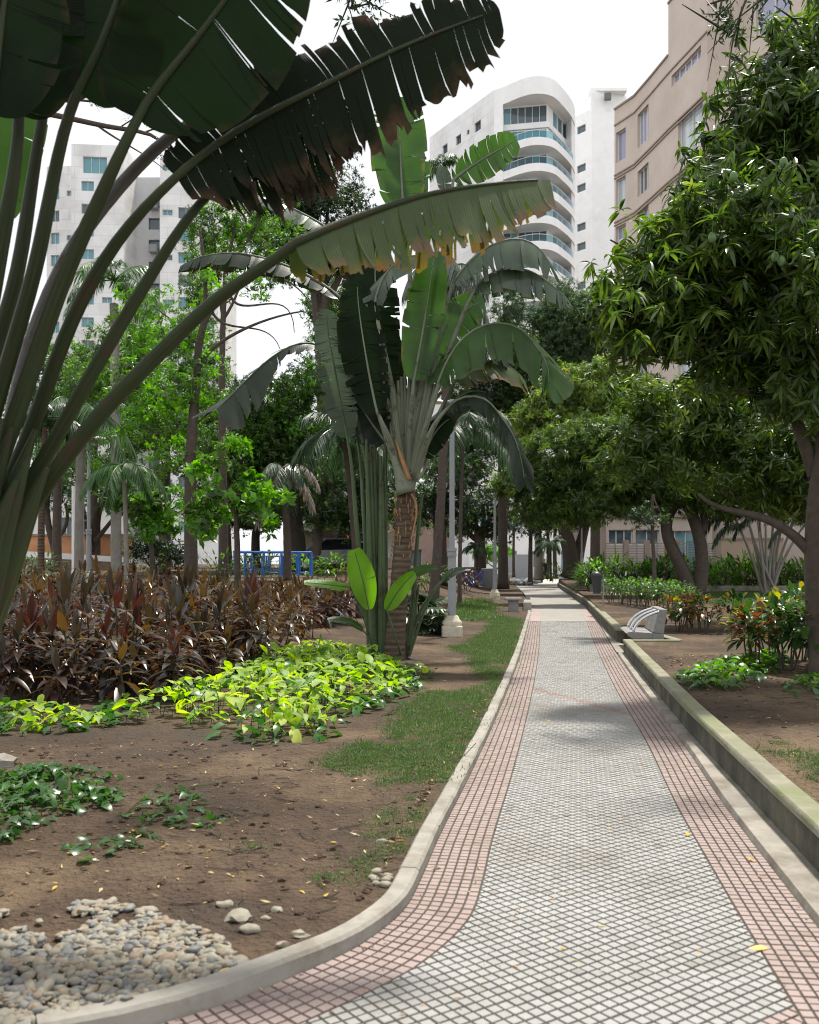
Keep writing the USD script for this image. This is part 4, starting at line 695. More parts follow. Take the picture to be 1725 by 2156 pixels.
tree('bare_branched_tree', 'tree with bare dark branches against the sky behind the near palm', 30, [(-60,1240),(-50,800),(-30,400),(20,240)], (.25,.12), [(330,170,30,20),(280,250,30,15),(200,225,25,18),(350,320,20,14),(390,290,24,20),(300,195,25,20)], 'twiggy', 215, dens=.05, hole=.45, autolimb=0, ground=True,
     limbs=[dict(pts=[(20,235),(90,238),(160,252),(250,270),(330,290),(380,340),(430,380)], r=[.10,.075,.02]), dict(pts=[(20,215),(100,210),(180,212),(260,225),(340,240)], r=[.06,.015]), dict(pts=[(200,260),(260,300),(310,330),(350,360)], r=[.04,.012]), dict(pts=[(230,222),(280,190),(330,165)], r=[.03,.008]), dict(pts=[(300,282),(360,270),(420,300),(440,340)], r=[.03,.008]), dict(pts=[(250,270),(300,240),(350,225),(390,230)], r=[.025,.006])])
tree('overhanging_tree', 'tree overhead with small leaved twigs dangling in the top right corner', 8.5, [(2150,1400),(2120,900),(2050,300),(1900,-150)], (.2,.12), [(1508,40,50,40),(1530,100,40,50),(1500,165,18,18),(1600,15,60,25),(1555,150,25,50),(1560,60,30,30),(1690,10,60,30)], 'twiggy', 216, dens=1.6, hole=.44, autolimb=0, csc=1.0,
     limbs=[dict(pts=[(1900,-150),(1700,-60),(1580,-20),(1490,10)], r=[.05,.008]), dict(pts=[(1580,-20),(1550,60),(1535,150),(1540,240)], r=[.012,.003]), dict(pts=[(1520,0),(1505,90),(1490,170)], r=[.010,.003])])
tree('overhanging_tree', 'tree reaching overhead, a few small leaves hanging in at the top edge, unseen crown added to shade the path', 8.0, [(-760,1450),(-750,700),(-700,100),(-560,-260)], (.22,.14), [(795,8,25,10),(770,-10,30,18),(840,-30,40,25),(735,5,10,10),(700,-230,160,70),(900,-260,160,70,1),(480,-160,120,60,5.0),(400,-190,140,70,6.5),(620,-200,100,60,3.5),(300,-150,120,50,8),(550,-180,60,40,4.5),(350,-170,70,50,7.2),(250,-140,90,40,9),(760,-260,120,60,2),(640,-210,60,40,2.5)], 'twiggy', 217, dens=.34, autolimb=0, csc=.8, limbs=[dict(pts=[(-560,-260),(-100,-380),(400,-330),(900,-260)], r=[.12,.03]), dict(pts=[(500,-330),(700,-160),(790,-10)], r=[.03,.005]), dict(pts=[(-300,-340,0),(100,-300,4),(400,-200,6.5)], r=[.08,.02])])  # blobs above the view are added crown, set to shade the path
tree('far_tree', 'dark tree with a thick brown trunk beyond the first lamp post', 44, [(928,1212),(927,1160),(926,1110),(924,1050)], (.34,.26), [(930,1010,60,55),(980,1060,50,45),(900,1070,40,45),(1000,990,45,45)], 'dark', 218, dens=.65)
tree('far_tree', 'dark bushy tree behind the second lamp post', 62, [(1010,1214),(1010,1170),(1008,1120)], (.42,.32), [(1000,1080,45,40),(1050,1060,45,45),(970,1100,35,35),(1040,1110,40,25)], 'dark', 219, dens=.75, csc=1.0)
tree('far_tree', 'stout double dark trunk at the far end of the path', 66, [(1200,1214),(1202,1170),(1192,1130),(1185,1080)], (.62,.4), [(1180,1060,60,35),(1230,1070,60,40),(1130,1080,40,30),(1220,1030,60,40)], 'dark', 220, dens=.7, limbs=[dict(pts=[(1210,1212),(1222,1150),(1235,1100)], r=[.5,.3])])
tree('far_tree', 'middle distance green tree behind the arching palm leaves', 58, [(1060,1215),(1058,1000),(1055,850)], (.3,.2), [(1080,740,60,60),(1050,820,65,70),(1010,900,65,70),(960,980,70,50),(1110,820,60,60),(1080,920,60,60),(980,800,50,60)], 'mid', 221, dens=.75)
tree('small_tree', 'small dark tufted tree on a thin stem beside the shrub row', 33, [(1376,1243),(1377,1180),(1376,1120),(1378,1040)], (.075,.05), [(1372,1085,42,20),(1392,1080,30,18),(1350,1092,24,14)], 'dark', 222, dens=.7, csc=.5)
tree('hedge', 'clipped round green hedge by the road at the far end', 84, [(1045,1212),(1045,1195)], (.1,.08), [(1040,1165,36,20),(1015,1170,24,18),(1062,1168,22,18)], 'bright', 223, dens=.25, cat='hedge', csc=1.6, hole=.3)
for k, (px, top, yy, r_) in enumerate([(1117,1120,58,.14),(1134,1100,66,.3),(1152,1105,68,.14),(1170,1110,70,.16),(1082,1110,75,.12)]):
    tree('thin_trunk_tree', ['thin dark trunk left of the far end of the path', 'thick pale trunk at the far end of the path', 'thin leaning trunk behind the yellow post', 'thin dark trunk right of the yellow post', 'thin trunk beside the far hedge'][k], yy, [(px,1214),(px+(4 if k==2 else 0),1170),(px+1,top)], (r_,r_*.8), [(px,top-15,32,22),(px+20,top-25,24,16)], 'dark', 230+k, dens=.6, bark=bark_grey if k == 1 else bark_brown, group=None)
# ------------------------------------------------------------------ palms with feathered fronds
def frond_mesh(pts, ll, n=44, droop=.45, w=.035, angle=.9, hang=.0, seed=0, start=.14, seg=2):
    """a feather frond along pts: rachis and leaflets on both sides"""
    r1 = np.random.default_rng(seed); C = spline(pts, 40); T = nz(np.gradient(C, axis=0)); t = np.linspace(start, .985, n)
    S = nz(np.cross(T, UP + 1e-3)); U = np.cross(S, T)
    b, d, L = [], [], []
    for sg in (-1, 1):
        tt = np.clip(t + r1.normal(0, .004, n), 0, 1); i = tt*39
        B_ = np.stack([np.interp(i, np.arange(40), C[:,k]) for k in range(3)], 1); Ti, Si, Ui = (np.stack([np.interp(i, np.arange(40), X[:,k]) for k in range(3)], 1) for X in (T, S, U))
        dd = Ti*math.cos(angle) + sg*Si*math.sin(angle) + Ui*(.15+r1.normal(0,.14,n))[:,None] - UP*hang
        b.append(B_); d.append(nz(dd)); L.append(ll*np.clip(np.sin(np.pi*(.12+.82*tt))**.7, .25, 1)*r1.uniform(.85,1.1,n))
    b, d, L = np.vstack(b), np.vstack(d), np.concatenate(L)
    bl = blades(b, d, UP, L, np.full(len(b), w), droop*r1.uniform(.6,1.5,len(b)), 'strap', .3, seg)
    return merge([bl, tube(C[::3], [.022*ll+.012, .004], 5, caps=False)])
def palm(name, label, Y, trunk, r, crown, nf, flen, ll, mat, bark=bark_grey, seed=0, hang=.25, droop=.5, up=(.0,1.2), spread=6.28, a0=0, nleaf=40, cat='palm', wl=.04, sag=.6, ground=True, dead=0, group=None):
    r1 = np.random.default_rng(seed); o = GY(trunk[0][0], Y) if ground else P(*trunk[0], Y)
    tw = np.array([P(x, y, Y) for x, y in trunk]); tw[0] = o; t = thing(name, label, cat, o, group=group)
    k = 26; rr = np.interp(np.linspace(0,1,k), [0,.06,.2,1], [r*1.35, r*1.1, r, r*.8])*(1+.03*np.sin(np.arange(k)*2.1))
    mesh('trunk', tube(spline(tw, k)-o, rr, 12), bark, t, smooth=True)
    c = P(*crown, Y)-o
    for i in range(nf):
        az = a0 + spread*(i/nf) + r1.normal(0,.12); e = r1.uniform(*up); L = flen*r1.uniform(.85,1.12)
        h = np.array([math.cos(az), math.sin(az), 0]); s = np.linspace(0, 1, 7)
        pts = c + h*(L*np.sin(s*1.15)/1.05*math.cos(e*.75))[:,None] + UP*(L*(s*math.sin(e) - sag*s**2*1.15))[:,None]
        mesh('frond', frond_mesh(pts, ll, nleaf, droop, wl, seed=seed*50+i, hang=hang), mat if i >= dead else L_dead, t)
    return t, o
palm('coconut_palm', 'slim grey trunked coconut palm before the left white tower', 31, [(246,1215),(244,1000),(243,830),(240,640)], .17, (240,590), 13, 2.0, .55, L_frond, seed=301, hang=.5, up=(-.1,1.2))
palm('royal_palm', 'pale smooth thick trunked palm beside the white pole, low arching fronds', 29, [(168,1225),(167,1130),(169,1000),(170,900)], .15, (170,865), 11, 2.1, .6, L_frond, seed=302, hang=.8, up=(.0,1.1), sag=.75)
palm('palm', 'distant palm head showing beside the balcony tower', 56, [(935,1215),(934,800),(932,360)], .15, (932,345), 13, 1.45, .5, L_frond, seed=303, hang=.35, up=(.0,1.3))
palm('palm', 'palm with long grey drooping fronds right of the striped fan', 31, [(912,1215),(936,900),(940,600)], .15, (942,570), 13, 1.9, .75, L_ffrond, seed=304, hang=1.3, up=(-.2,.9), sag=.95, wl=.05, bark=bark_brown)
palm('palm', 'dark feather palm behind the first lamp post', 33, [(968,1225),(970,1100),(975,930)], .07, (985,900), 13, 2.3, .7, L_dfrond, seed=305, hang=.4, up=(.0,1.1), bark=bark_brown, sag=.7)
palm('palm', 'dark feather palm arching left behind the young palm clump', 23, [(760,1280),(745,1100),(728,930)], .10, (726,905), 12, 1.6, .5, L_dfrond, seed=306, hang=.35, up=(.0,1.0), bark=bark_brown, sag=.65)
palm('palm', 'palm with a skirt of dead grey fronds beyond the blue railing', 34, [(606,1210),(604,1120),(600,1020)], .14, (598,985), 11, 1.5, .55, L_dfrond, seed=307, hang=.6, up=(-.5,1.0), dead=6, bark=bark_brown, sag=.8)
palm('palm', 'low palm with dark fronds spilling over at lower left of the slender trunk', 26, [(268,1250),(266,1150),(262,1010)], .07, (258,980), 7, 1.3, .45, L_frond, seed=308, hang=.8, up=(-.1,.7), sag=.8)
palm('palm', 'slim dark leaning palm trunk at the far left before the orange wall', 27, [(86,1230),(87,1130),(90,1000),(96,900)], .10, (97,880), 9, 1.4, .45, L_dfrond, bark=bark_palm, seed=309, hang=.5, up=(.1,1.1))
palm('small_palm', 'small palm with drooping fronds at the left end of the path', 57, [(1005,1215),(1004,1160)], .07, (1003,1150), 8, 1.0, .35, L_dfrond, seed=310, hang=.4, bark=bark_brown)
palm('small_palm', 'small dark palm beside the double trunk at the end of the path', 60, [(1160,1214),(1160,1150)], .07, (1160,1140), 8, 1.3, .4, L_dfrond, seed=311, hang=.6, bark=bark_brown)
# clustering areca on the lawn
o = GY(1622, 39.5); ar = thing('areca_palm', 'clustering palm with many thin pale stems fanning up on the lawn', 'palm', o); r1 = np.random.default_rng(8)
for k, (x1, y1) in enumerate([(1545,1085),(1570,1075),(1592,1062),(1612,1050),(1632,1055),(1655,1068),(1678,1082),(1700,1098),(1600,1090),(1645,1090),(1580,1110)]):
    a = np.array([P(1606+k*3.0,1243,39.5)-o, P((1615+x1)/2, 1165, 39.5+r1.normal(0,.3))-o, P(x1, y1, 39.5+r1.normal(0,.6))-o]); a[0,2] = -.02
    mesh('stem', tube(spline(a, 10), [.07,.055,.04], 8), bark_grey, ar, smooth=True)
    for j in range(3):
        az = math.atan2(r1.normal(0,.5), (x1-1622)+r1.normal(0,60)); s = np.linspace(0,1,7); L = r1.uniform(1.3,1.9); e = r1.uniform(.2,1.0)
        pts = a[-1] + np.array([math.cos(az), math.sin(az), 0])*(L*np.sin(s*1.2)*.9)[:,None] + UP*(L*(s*math.sin(e)-.9*s**2))[:,None]
        mesh('frond', frond_mesh(pts, .42, 30, .5, .035, seed=400+k*5+j, hang=.6), L_dfrond, ar)
# fan palm bush by the lamp post
o = GY(882, 20.6); fp = thing('fan_palm', 'low dark fan palm bush at the foot of the first lamp post', 'palm', o)
for k in range(26):
    az = r1.uniform(0, 2*np.pi); e = r1.uniform(.1, 1.2); L = r1.uniform(.35,.8); h = np.array([math.cos(az)*math.cos(e), math.sin(az)*math.cos(e), math.sin(e)])
    c = h*L + UP*.1; tip = nz(h - UP*.55); n = 13; side = nz(np.cross(tip, UP+.01)); th = np.linspace(-1.75, 1.75, n)
    d = np.cos(th)[:,None]*tip + np.sin(th)[:,None]*side
    m_ = blades(np.tile(c, (n,1)), d, np.cross(side, tip), .42*np.cos(th*.35), .085, .35, 'strap', .25, 3)
    f = mesh('fan_leaf', m_, L_dark if k % 3 else L_dfrond, fp); mesh('stalk', tube(spline([UP*.05, h*L*.5+UP*.1, c], 6), .010, 5, caps=False), petiole, f)

# ------------------------------------------------------------------ planting
def in_poly(poly, n, seed):
    pg = Polygon([GS(*p)[:2] for p in poly]); r1 = np.random.default_rng(seed); x0, y0, x1, y1 = pg.bounds; out = np.zeros((0,2))
    while len(out) < n:
        q = np.c_[r1.uniform(x0,x1,4*n), r1.uniform(y0,y1,4*n)]; out = np.vstack([out, q[contains_xy(pg, q[:,0], q[:,1])]])
    return out[:n], pg
def z_of(xy): return soilz(xy[:,0], xy[:,1])
# burgundy ti plants: four originals with their leaves as parts, the others copies
def ti_plant(seed, matA, matB, h, first):
    r1 = np.random.default_rng(seed); t = thing('cordyline', None, 'plant', first)
    ns = r1.integers(1, 4)
    for s in range(ns):
        b0 = np.array([r1.normal(0,.09), r1.normal(0,.09), -.03]); hh = h*r1.uniform(.5,1.0); top = b0 + [r1.normal(0,.08), r1.normal(0,.08), hh]
        mesh('stem', tube(spline([b0, (b0+top)/2+[r1.normal(0,.02), r1.normal(0,.02), 0], top], 7), [.012,.008], 5), bark_brown, t)
        n = int(r1.integers(12, 19)); z = np.linspace(-.62, .02, n); a = np.arange(n)*2.4 + r1.uniform(0,6); e = np.linspace(-.35, 1.0, n)+.35*(np.arange(n) > n-3) + r1.normal(0,.14,n)
        d = np.c_[np.cos(a)*np.cos(e), np.sin(a)*np.cos(e), np.sin(e)]; L = np.where(e > .7, .30, .36)*r1.uniform(.8,1.15,n)
        lv = blades(top + UP*z[:,None]*hh*.9, d, UP + d*.3*0, L, L*.25, np.where(e > .8, .05, .42)*r1.uniform(.6,1.4,n), 'lance', .28, 5)
        for k in range(n): mesh('leaf', split_blades(lv, n, k), matB if (e[k] > .75) else (matA if r1.random() < .8 else L_cord[2]), t, smooth=True)
    return t
ti_xy, pg = in_poly([(-40,1490),(150,1480),(330,1490),(430,1440),(560,1400),(620,1350),(705,1310),(745,1262),(690,1232),(560,1225),(420,1222),(250,1222),(60,1222),(-40,1225)], 3500, 31)
# thin the walkway through the bed and keep plants apart
keep = []
WK = np.array([GS(-30,1400)[:2], GS(70,1372)[:2], GS(150,1345)[:2], GS(215,1318)[:2], GS(262,1296)[:2]])
from shapely.geometry import LineString
wk_line = LineString(WK).buffer(.30)
for q in ti_xy:
    if wk_line.contains(Point(q)): continue
    if all(np.hypot(*(q-k_)) > (.33+.014*max(q[1]-13,0) if q[0]/q[1]*F+862.5 > 430 else .40+.05*max(q[1]-13,0)) for k_ in keep): keep.append(q)
ti_xy = np.array(keep)
VAR = [('burgundy', 0, 1), ('purplish grey', 1, 0), ('olive red', 2, 2), ('reddish', 0, 2)]
TI = {}
order = np.argsort(ti_xy[:,1]); r1 = np.random.default_rng(12)
for k in order:
    x, y = ti_xy[k]; z = float(soilz(x, y)); px = x/y*F+862.5; v = 2 if px > 430 and y < 20 and r1.random() < .6 else (3 if y > 17 else int(r1.choice([0,1,2,0])))
    ytop = 1172 + abs(r1.normal(0, 30)) if px < 430 else 1213 + abs(r1.normal(0, 18)); hmax = H-(ytop-HY)/F*y - z
    hgt = min(r1.uniform(.72, 1.12), hmax*.95)
    if hgt < .4: continue
    row = 'front' if y < 12.2 else ('middle' if y < 16.5 else 'back'); col_ = 'at the left edge' if px < 150 else ('above the lime creeper' if px < 480 else 'nearest the ringed trunk')
    if y >= 16.5: col_ = 'before the grey palm trunks' if px < 200 else ('before the dark glossy shrub' if px < 360 else 'by the slender trunk' if px < 480 else 'before the blue railing')
    lab = f'{VAR[v][0]} ti plant, {row} of the dark bed {col_}'; grp = f'{VAR[v][0]} ti plants, {row}, {col_}'
    vs = v + 4*int(r1.integers(0, 2))
    if vs not in TI: TI[vs] = tag(ti_plant(500+vs, L_cord[VAR[v][1]], L_cord[VAR[v][2]], .78, (x, y, z)), lab, 'plant', grp)
    else: copy_of(TI[vs], 'cordyline', lab, (x, y, z), r1.uniform(0,360), hgt/.78*np.array([1.0/max(hgt/.78,.75)**.4]*2+[1.0]), grp)
# curved play walkway glimpsed in the bed
wkm = thing('walkway', kind='structure')
wz = np.array([float(soilz(*w)) for w in WK])+.16; line = spline(np.c_[WK, wz], 30)
T2 = nz(np.gradient(line[:,:2], axis=0)); N2 = np.c_[-T2[:,1], T2[:,0]]; k = np.arange(29)
vL = np.c_[line[:,:2]+N2*.26, line[:,2]]; vR = np.c_[line[:,:2]-N2*.26, line[:,2]]
mesh('deck', (np.vstack([vL, vR]), np.c_[k, k+30, k+31, k+1]), asphalt, wkm)
for s in (-1, 1):
    e = line + np.c_[N2*s*.29, 0*N2[:,:1]]
    V = np.vstack([np.c_[e[:,:2]-N2*.04, e[:,2]-.3], np.c_[e[:,:2]-N2*.04, e[:,2]+.035], np.c_[e[:,:2]+N2*.04, e[:,2]+.035], np.c_[e[:,:2]+N2*.04, e[:,2]-.3]])
    mesh('rim', (V, np.vstack([np.c_[k+30*a, k+1+30*a, k+31+30*a, k+30+30*a] for a in range(3)])), whitepaint, wkm)
# leafy ground cover: leaves that stand out are parts, the rest one mass
def creeper(name, label, poly, n, mats, seed, L=(.10,.19), h=(.04,.24), cat='ground cover', prof='ovate', up=.9, nparts=300, patchy=.35, vines=3, wr=.60):
    xy, pg = in_poly(poly, n, seed); r1 = np.random.default_rng(seed+1)
    f = meshkit.fbm(np.c_[xy*1.7, 0*xy[:,:1]], 3, seed); dist = np.array([pg.exterior.distance(Point(q)) for q in xy])
    k = (f + .2*np.clip(dist/.3,0,1) > patchy) ; xy, dist = xy[k], dist[k]; n = len(xy)
    hz = h[0] + (h[1]-h[0])*np.clip(dist/.45,.1,1)*r1.random(n)**.6
    base = np.c_[xy, z_of(xy)+hz]; a = r1.uniform(0, 2*np.pi, n); e = r1.normal(.25,.4,n); d = np.c_[np.cos(a)*np.cos(e), np.sin(a)*np.cos(e), np.sin(e)]
    LL = r1.uniform(*L, n); o = np.array([*xy.mean(0), 0])
    t = thing(name, label, cat, o); ups = nz(UP + r1.normal(0,.3,(n,3))); lv = blades(base-o, d, ups, LL, LL*wr*r1.uniform(.85,1.15,n), r1.uniform(.2,.75,n), prof, .2, 4, .10)
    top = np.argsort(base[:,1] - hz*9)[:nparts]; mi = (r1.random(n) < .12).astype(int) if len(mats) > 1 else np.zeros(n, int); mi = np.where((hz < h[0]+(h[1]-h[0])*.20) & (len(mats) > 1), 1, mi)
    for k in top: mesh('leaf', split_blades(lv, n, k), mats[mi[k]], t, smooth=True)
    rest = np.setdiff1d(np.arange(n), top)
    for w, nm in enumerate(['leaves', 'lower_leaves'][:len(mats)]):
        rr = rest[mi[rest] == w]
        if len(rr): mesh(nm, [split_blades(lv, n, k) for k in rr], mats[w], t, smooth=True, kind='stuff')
    st = [tube(spline([[*q, z]-o - UP*.01, [q[0]+r1.normal(0,.03), q[1]+r1.normal(0,.03), z+hh*.6]-o, b-o], 4), .0035, 3, caps=False) for q, z, hh, b in list(zip(xy, z_of(xy), hz, base))[::2]]
    mesh('stalks', st, L_gdark, t, kind='stuff')
    vn = []
    for i in range(vines):
        c = xy[r1.integers(n)]; w = r1.uniform(0, 6.28); pts = [c]
        for j in range(5): w += r1.normal(0,.6); pts.append(pts[-1] + .08*np.array([math.cos(w), math.sin(w)]))
        pts = np.array(pts); vn.append(tube(spline(np.c_[pts, z_of(pts)+.012]-o, 14), .0035, 4, caps=False))
    if vn: mesh('runner', vn, L_gdark, t, kind='stuff')
    return t
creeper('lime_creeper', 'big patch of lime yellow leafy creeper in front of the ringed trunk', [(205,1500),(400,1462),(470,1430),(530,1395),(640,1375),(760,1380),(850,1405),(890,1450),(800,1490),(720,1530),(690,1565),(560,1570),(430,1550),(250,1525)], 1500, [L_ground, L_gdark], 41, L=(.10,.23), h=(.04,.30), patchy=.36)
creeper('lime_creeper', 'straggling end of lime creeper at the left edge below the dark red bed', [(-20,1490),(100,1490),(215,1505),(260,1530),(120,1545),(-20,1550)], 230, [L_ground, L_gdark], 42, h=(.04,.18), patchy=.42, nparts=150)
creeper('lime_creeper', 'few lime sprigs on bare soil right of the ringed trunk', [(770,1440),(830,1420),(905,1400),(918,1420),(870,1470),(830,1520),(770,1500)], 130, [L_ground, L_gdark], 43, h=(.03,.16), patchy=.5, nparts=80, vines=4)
creeper('dark_creeper', 'dark green creeper clump at the left edge on the bare soil', [(-20,1640),(80,1615),(200,1625),(290,1660),(265,1700),(150,1715),(40,1760),(-20,1800)], 430, [L_gdark], 44, L=(.06,.11), h=(.02,.15), prof='heart', wr=.85, patchy=.34)
creeper('dark_creeper', 'thin trailing strands of dark creeper on the wet soil', [(270,1680),(430,1665),(500,1700),(480,1740),(350,1745),(300,1790),(150,1830),(90,1790),(230,1760)], 130, [L_gdark], 45, L=(.05,.09), h=(.01,.07), prof='heart', wr=.85, patchy=.5, vines=6, nparts=140)
creeper('green_creeper', 'patch of green creeper on the soil behind the low wall', [(1425,1430),(1480,1405),(1570,1385),(1650,1375),(1660,1400),(1600,1435),(1540,1455),(1460,1455)], 420, [L_bright, L_gdark], 46, L=(.10,.18), h=(.04,.2), patchy=.34, nparts=220)
creeper('green_creeper', 'small green creeper sprig at the right edge behind the low wall', [(1650,1440),(1725,1420),(1760,1440),(1725,1475),(1670,1470)], 70, [L_bright, L_gdark], 47, L=(.10,.17), h=(.03,.16), patchy=.45, nparts=60, vines=2)
# crotons and other shrubs on the right
def shrub(name, label, px, Y, h, w, n, mats, probs, seed, L=.17, wr=.34, prof='obov', group=None, stems=5, cat='shrub', lo=.35, near=True):
    r1 = np.random.default_rng(seed); o = GY(px, Y); t = thing(name, label, cat, o, group=group)
    ends = []
    for s in range(stems):
        a = r1.uniform(0, 6.28); b = np.array([math.cos(a)*.07, math.sin(a)*.07, -.03]); e = np.array([math.cos(a)*w*.4*r1.uniform(.3,1), math.sin(a)*w*.4*r1.uniform(.3,1), h*r1.uniform(.6,.85)]); ends.append(e)
        mesh('stem', tube(spline([b, b*.5+e*.5+r1.normal(0,.03,3), e], 7), [.014,.008], 5), bark_brown, t)
    u = nz(r1.normal(size=(n,3))); c = np.array([0,0,h*(.5+lo/2)]); rad = np.array([w/2, w/2, h*(1-lo)/2]); rr = r1.uniform(.55,1,n)[:,None]; b = c + u*rad*rr
    d = nz(u*[1,1,.5] + UP*.55 + r1.normal(0,.35,(n,3))); LL = L*r1.uniform(.7,1.2,n)
    lv = blades(b, d, UP, LL, LL*wr*r1.uniform(.8,1.2,n), r1.uniform(.1,.6,n), prof, .22, 4, .05); m = r1.choice(len(mats), n, p=probs); m = np.where((u[:,2] > .55) & (r1.random(n) < .13), len(mats)-1, m)
    k_part = np.argsort(b[:,1])[:300] if near else []
    for k in k_part: mesh('leaf', split_blades(lv, n, k), mats[m[k]], t, smooth=True)
    rest = np.setdiff1d(np.arange(n), k_part)
    for q, nm in enumerate(['leaves', 'red_leaves', 'pale_leaves']):
        rr_ = rest[m[rest] == q]
        if len(rr_): mesh(nm, [split_blades(lv, n, k) for k in rr_], mats[q], t, smooth=True, kind='stuff')
    return t
for i, (px, Y, h, w) in enumerate([(1590,12.6,.80,.80),(1655,12.2,.95,.9),(1720,11.9,.98,.95),(1690,13.2,1.0,.9),(1770,12.4,1.0,1.0),(1625,13.6,.9,.8)]):
    shrub('croton', ['croton with orange and red leaves at the left end of the near hedge', 'tall glossy green croton second from the left in the near hedge', 'dark green croton at the right edge of the picture', 'croton behind the glossy green one in the near hedge', 'croton cut by the right picture edge', 'yellow topped croton at the back left of the near hedge'][i], px, Y, h, w, 190, L_croton, [[.5,.42,.08],[.9,.06,.04],[.95,.03,.02],[.88,.08,.04],[.92,.05,.03],[.72,.14,.14]][i], 600+i, .21, .40)
for i, (px, Y, h, w) in enumerate([(1425,18.6,.72,.75),(1480,18.4,.72,.7),(1545,18.9,.7,.8),(1450,19.4,.75,.6)]):
    shrub('croton', ['mottled yellow and maroon croton right of the concrete bench', 'dark maroon green croton between the bench and the near hedge', 'low dark croton behind the near hedge on the bare soil', 'croton in the second row behind the mottled one'][i], px, Y, h, w, 150, L_croton, [[.45,.45,.10],[.6,.38,.02],[.88,.1,.02],[.65,.3,.05]][i], 620+i, .19, .38)
GRN = [L_mid, L_dark, L_bright]
first = None
for i, px in enumerate(np.linspace(1288, 1440, 9)):
    Y = 31 - i*.75; o = GY(px, Y)
    if first is None: first = shrub('green_shrub', 'bright green low shrub at the bin end of the row beneath the double trunk mango', px, Y, .78, .95, 200, GRN, [.6,.25,.15], 640, .17, .36)
    else: copy_of(first, 'green_shrub', 'green low shrub in the row between the litter bin and the double trunk mango', o, i*71, r1.uniform(.9,1.1), 'green shrub row')
first = None
for i, (px, Y) in enumerate([(x + r1.normal(0,6), 43.2 + r1.normal(0,.9)) for x in np.linspace(1235, 1745, 34)]):
    o = GY(px, Y)
    if i < 2: f_ = shrub('strap_leaf_plant', ['leafy plant at the left end of the long bed under the tan fence', 'strap leaved plant in the long bed under the tan building'][i], px, Y, 1.15, 1.3, 150, GRN, [[.5,.4,.1],[.45,.15,.4]][i], 660+i, .5, .16, 'lance', None, 6, 'plant', .1, near=False); first = (first or []) + [f_]
    else: copy_of(first[1] if px > 1480 or r1.random() < .5 else first[0], 'strap_leaf_plant', *[(f'strap leaved plant in the long back bed, {w_}', r1.uniform(0,360), r1.uniform(.85,1.3), f'strap leaved plants, {w_}') for w_ in ['left of the fence' if px < 1330 else 'behind the two crooked trunks' if px < 1480 else 'between the crooked trunks and the areca palm' if px < 1580 else 'behind the areca palm stems' if px < 1670 else 'under the boundary wall at the right edge']][0][:1], o, r1.uniform(0,360), r1.uniform(.85,1.3), ['strap leaved plants left of the fence','strap leaved plants behind the crooked trunks','strap leaved plants left of the areca','strap leaved plants behind the areca','strap leaved plants at the right edge'][0 if px < 1330 else 1 if px < 1480 else 2 if px < 1580 else 3 if px < 1670 else 4])
shrub('banana_plant', 'pale broad leaved plant standing against the tan fence', 1555, 44.5, 2.3, 1.6, 16, [L_bright, L_mid, L_bright], [.6,.3,.1], 690, 1.1, .3, 'obov', None, 3, 'plant', .1)
for i, (px, Y, h, w) in enumerate([(955,44,.9,1.6),(985,46,.9,1.4),(905,36,1.1,1.6)]):
    shrub('low_shrub', ['dark red hedge bush left of the far bench', 'dark red hedge bush behind the far bench', 'leafy bush behind the fan palm'][i], px, Y, h, w, 160, [L_cord[0], L_cord[1], L_dark] if i < 2 else GRN, [.6,.3,.1], 700+i, .3, .25, 'lance', near=False)
for i, (px, Y, h, w) in enumerate([(60,31,1.0,1.6),(90,33,1.0,1.6),(560,36,1.0,2.0),(640,37,.8,1.8),(700,37,.8,1.8),(470,31,1.1,1.6),(530,33,.9,1.5),(1195,64,1.2,2.5),(1160,66,1.0,1.6),(1265,52,1.3,3.0),(1290,50,1.2,3.0),(1245,56,1.0,2.2)]):
    shrub('low_shrub', ['grey green tuft at the left edge before the orange wall','grey green tuft right of the left edge tuft','low bush left of the blue railing','low lime bush under the blue railing','low lime bush right of the blue railing','fern like bush beside the slender trunk','bush between slender trunk and railing','dark bush at the foot of the double trunk at the path end','yellow green bush at the path end','dark bush left of the tan fence','bush before the tan fence post','bush behind the litter bin'][i], px, Y, h, w, 130, [L_greygreen,L_dark,L_mid] if i < 2 else ([L_bright,L_mid,L_bright] if i in (3,4,8) else [L_dark,L_mid,L_mid]), [.5,.3,.2], 720+i, .3, .25, 'lance', near=False, lo=.0)

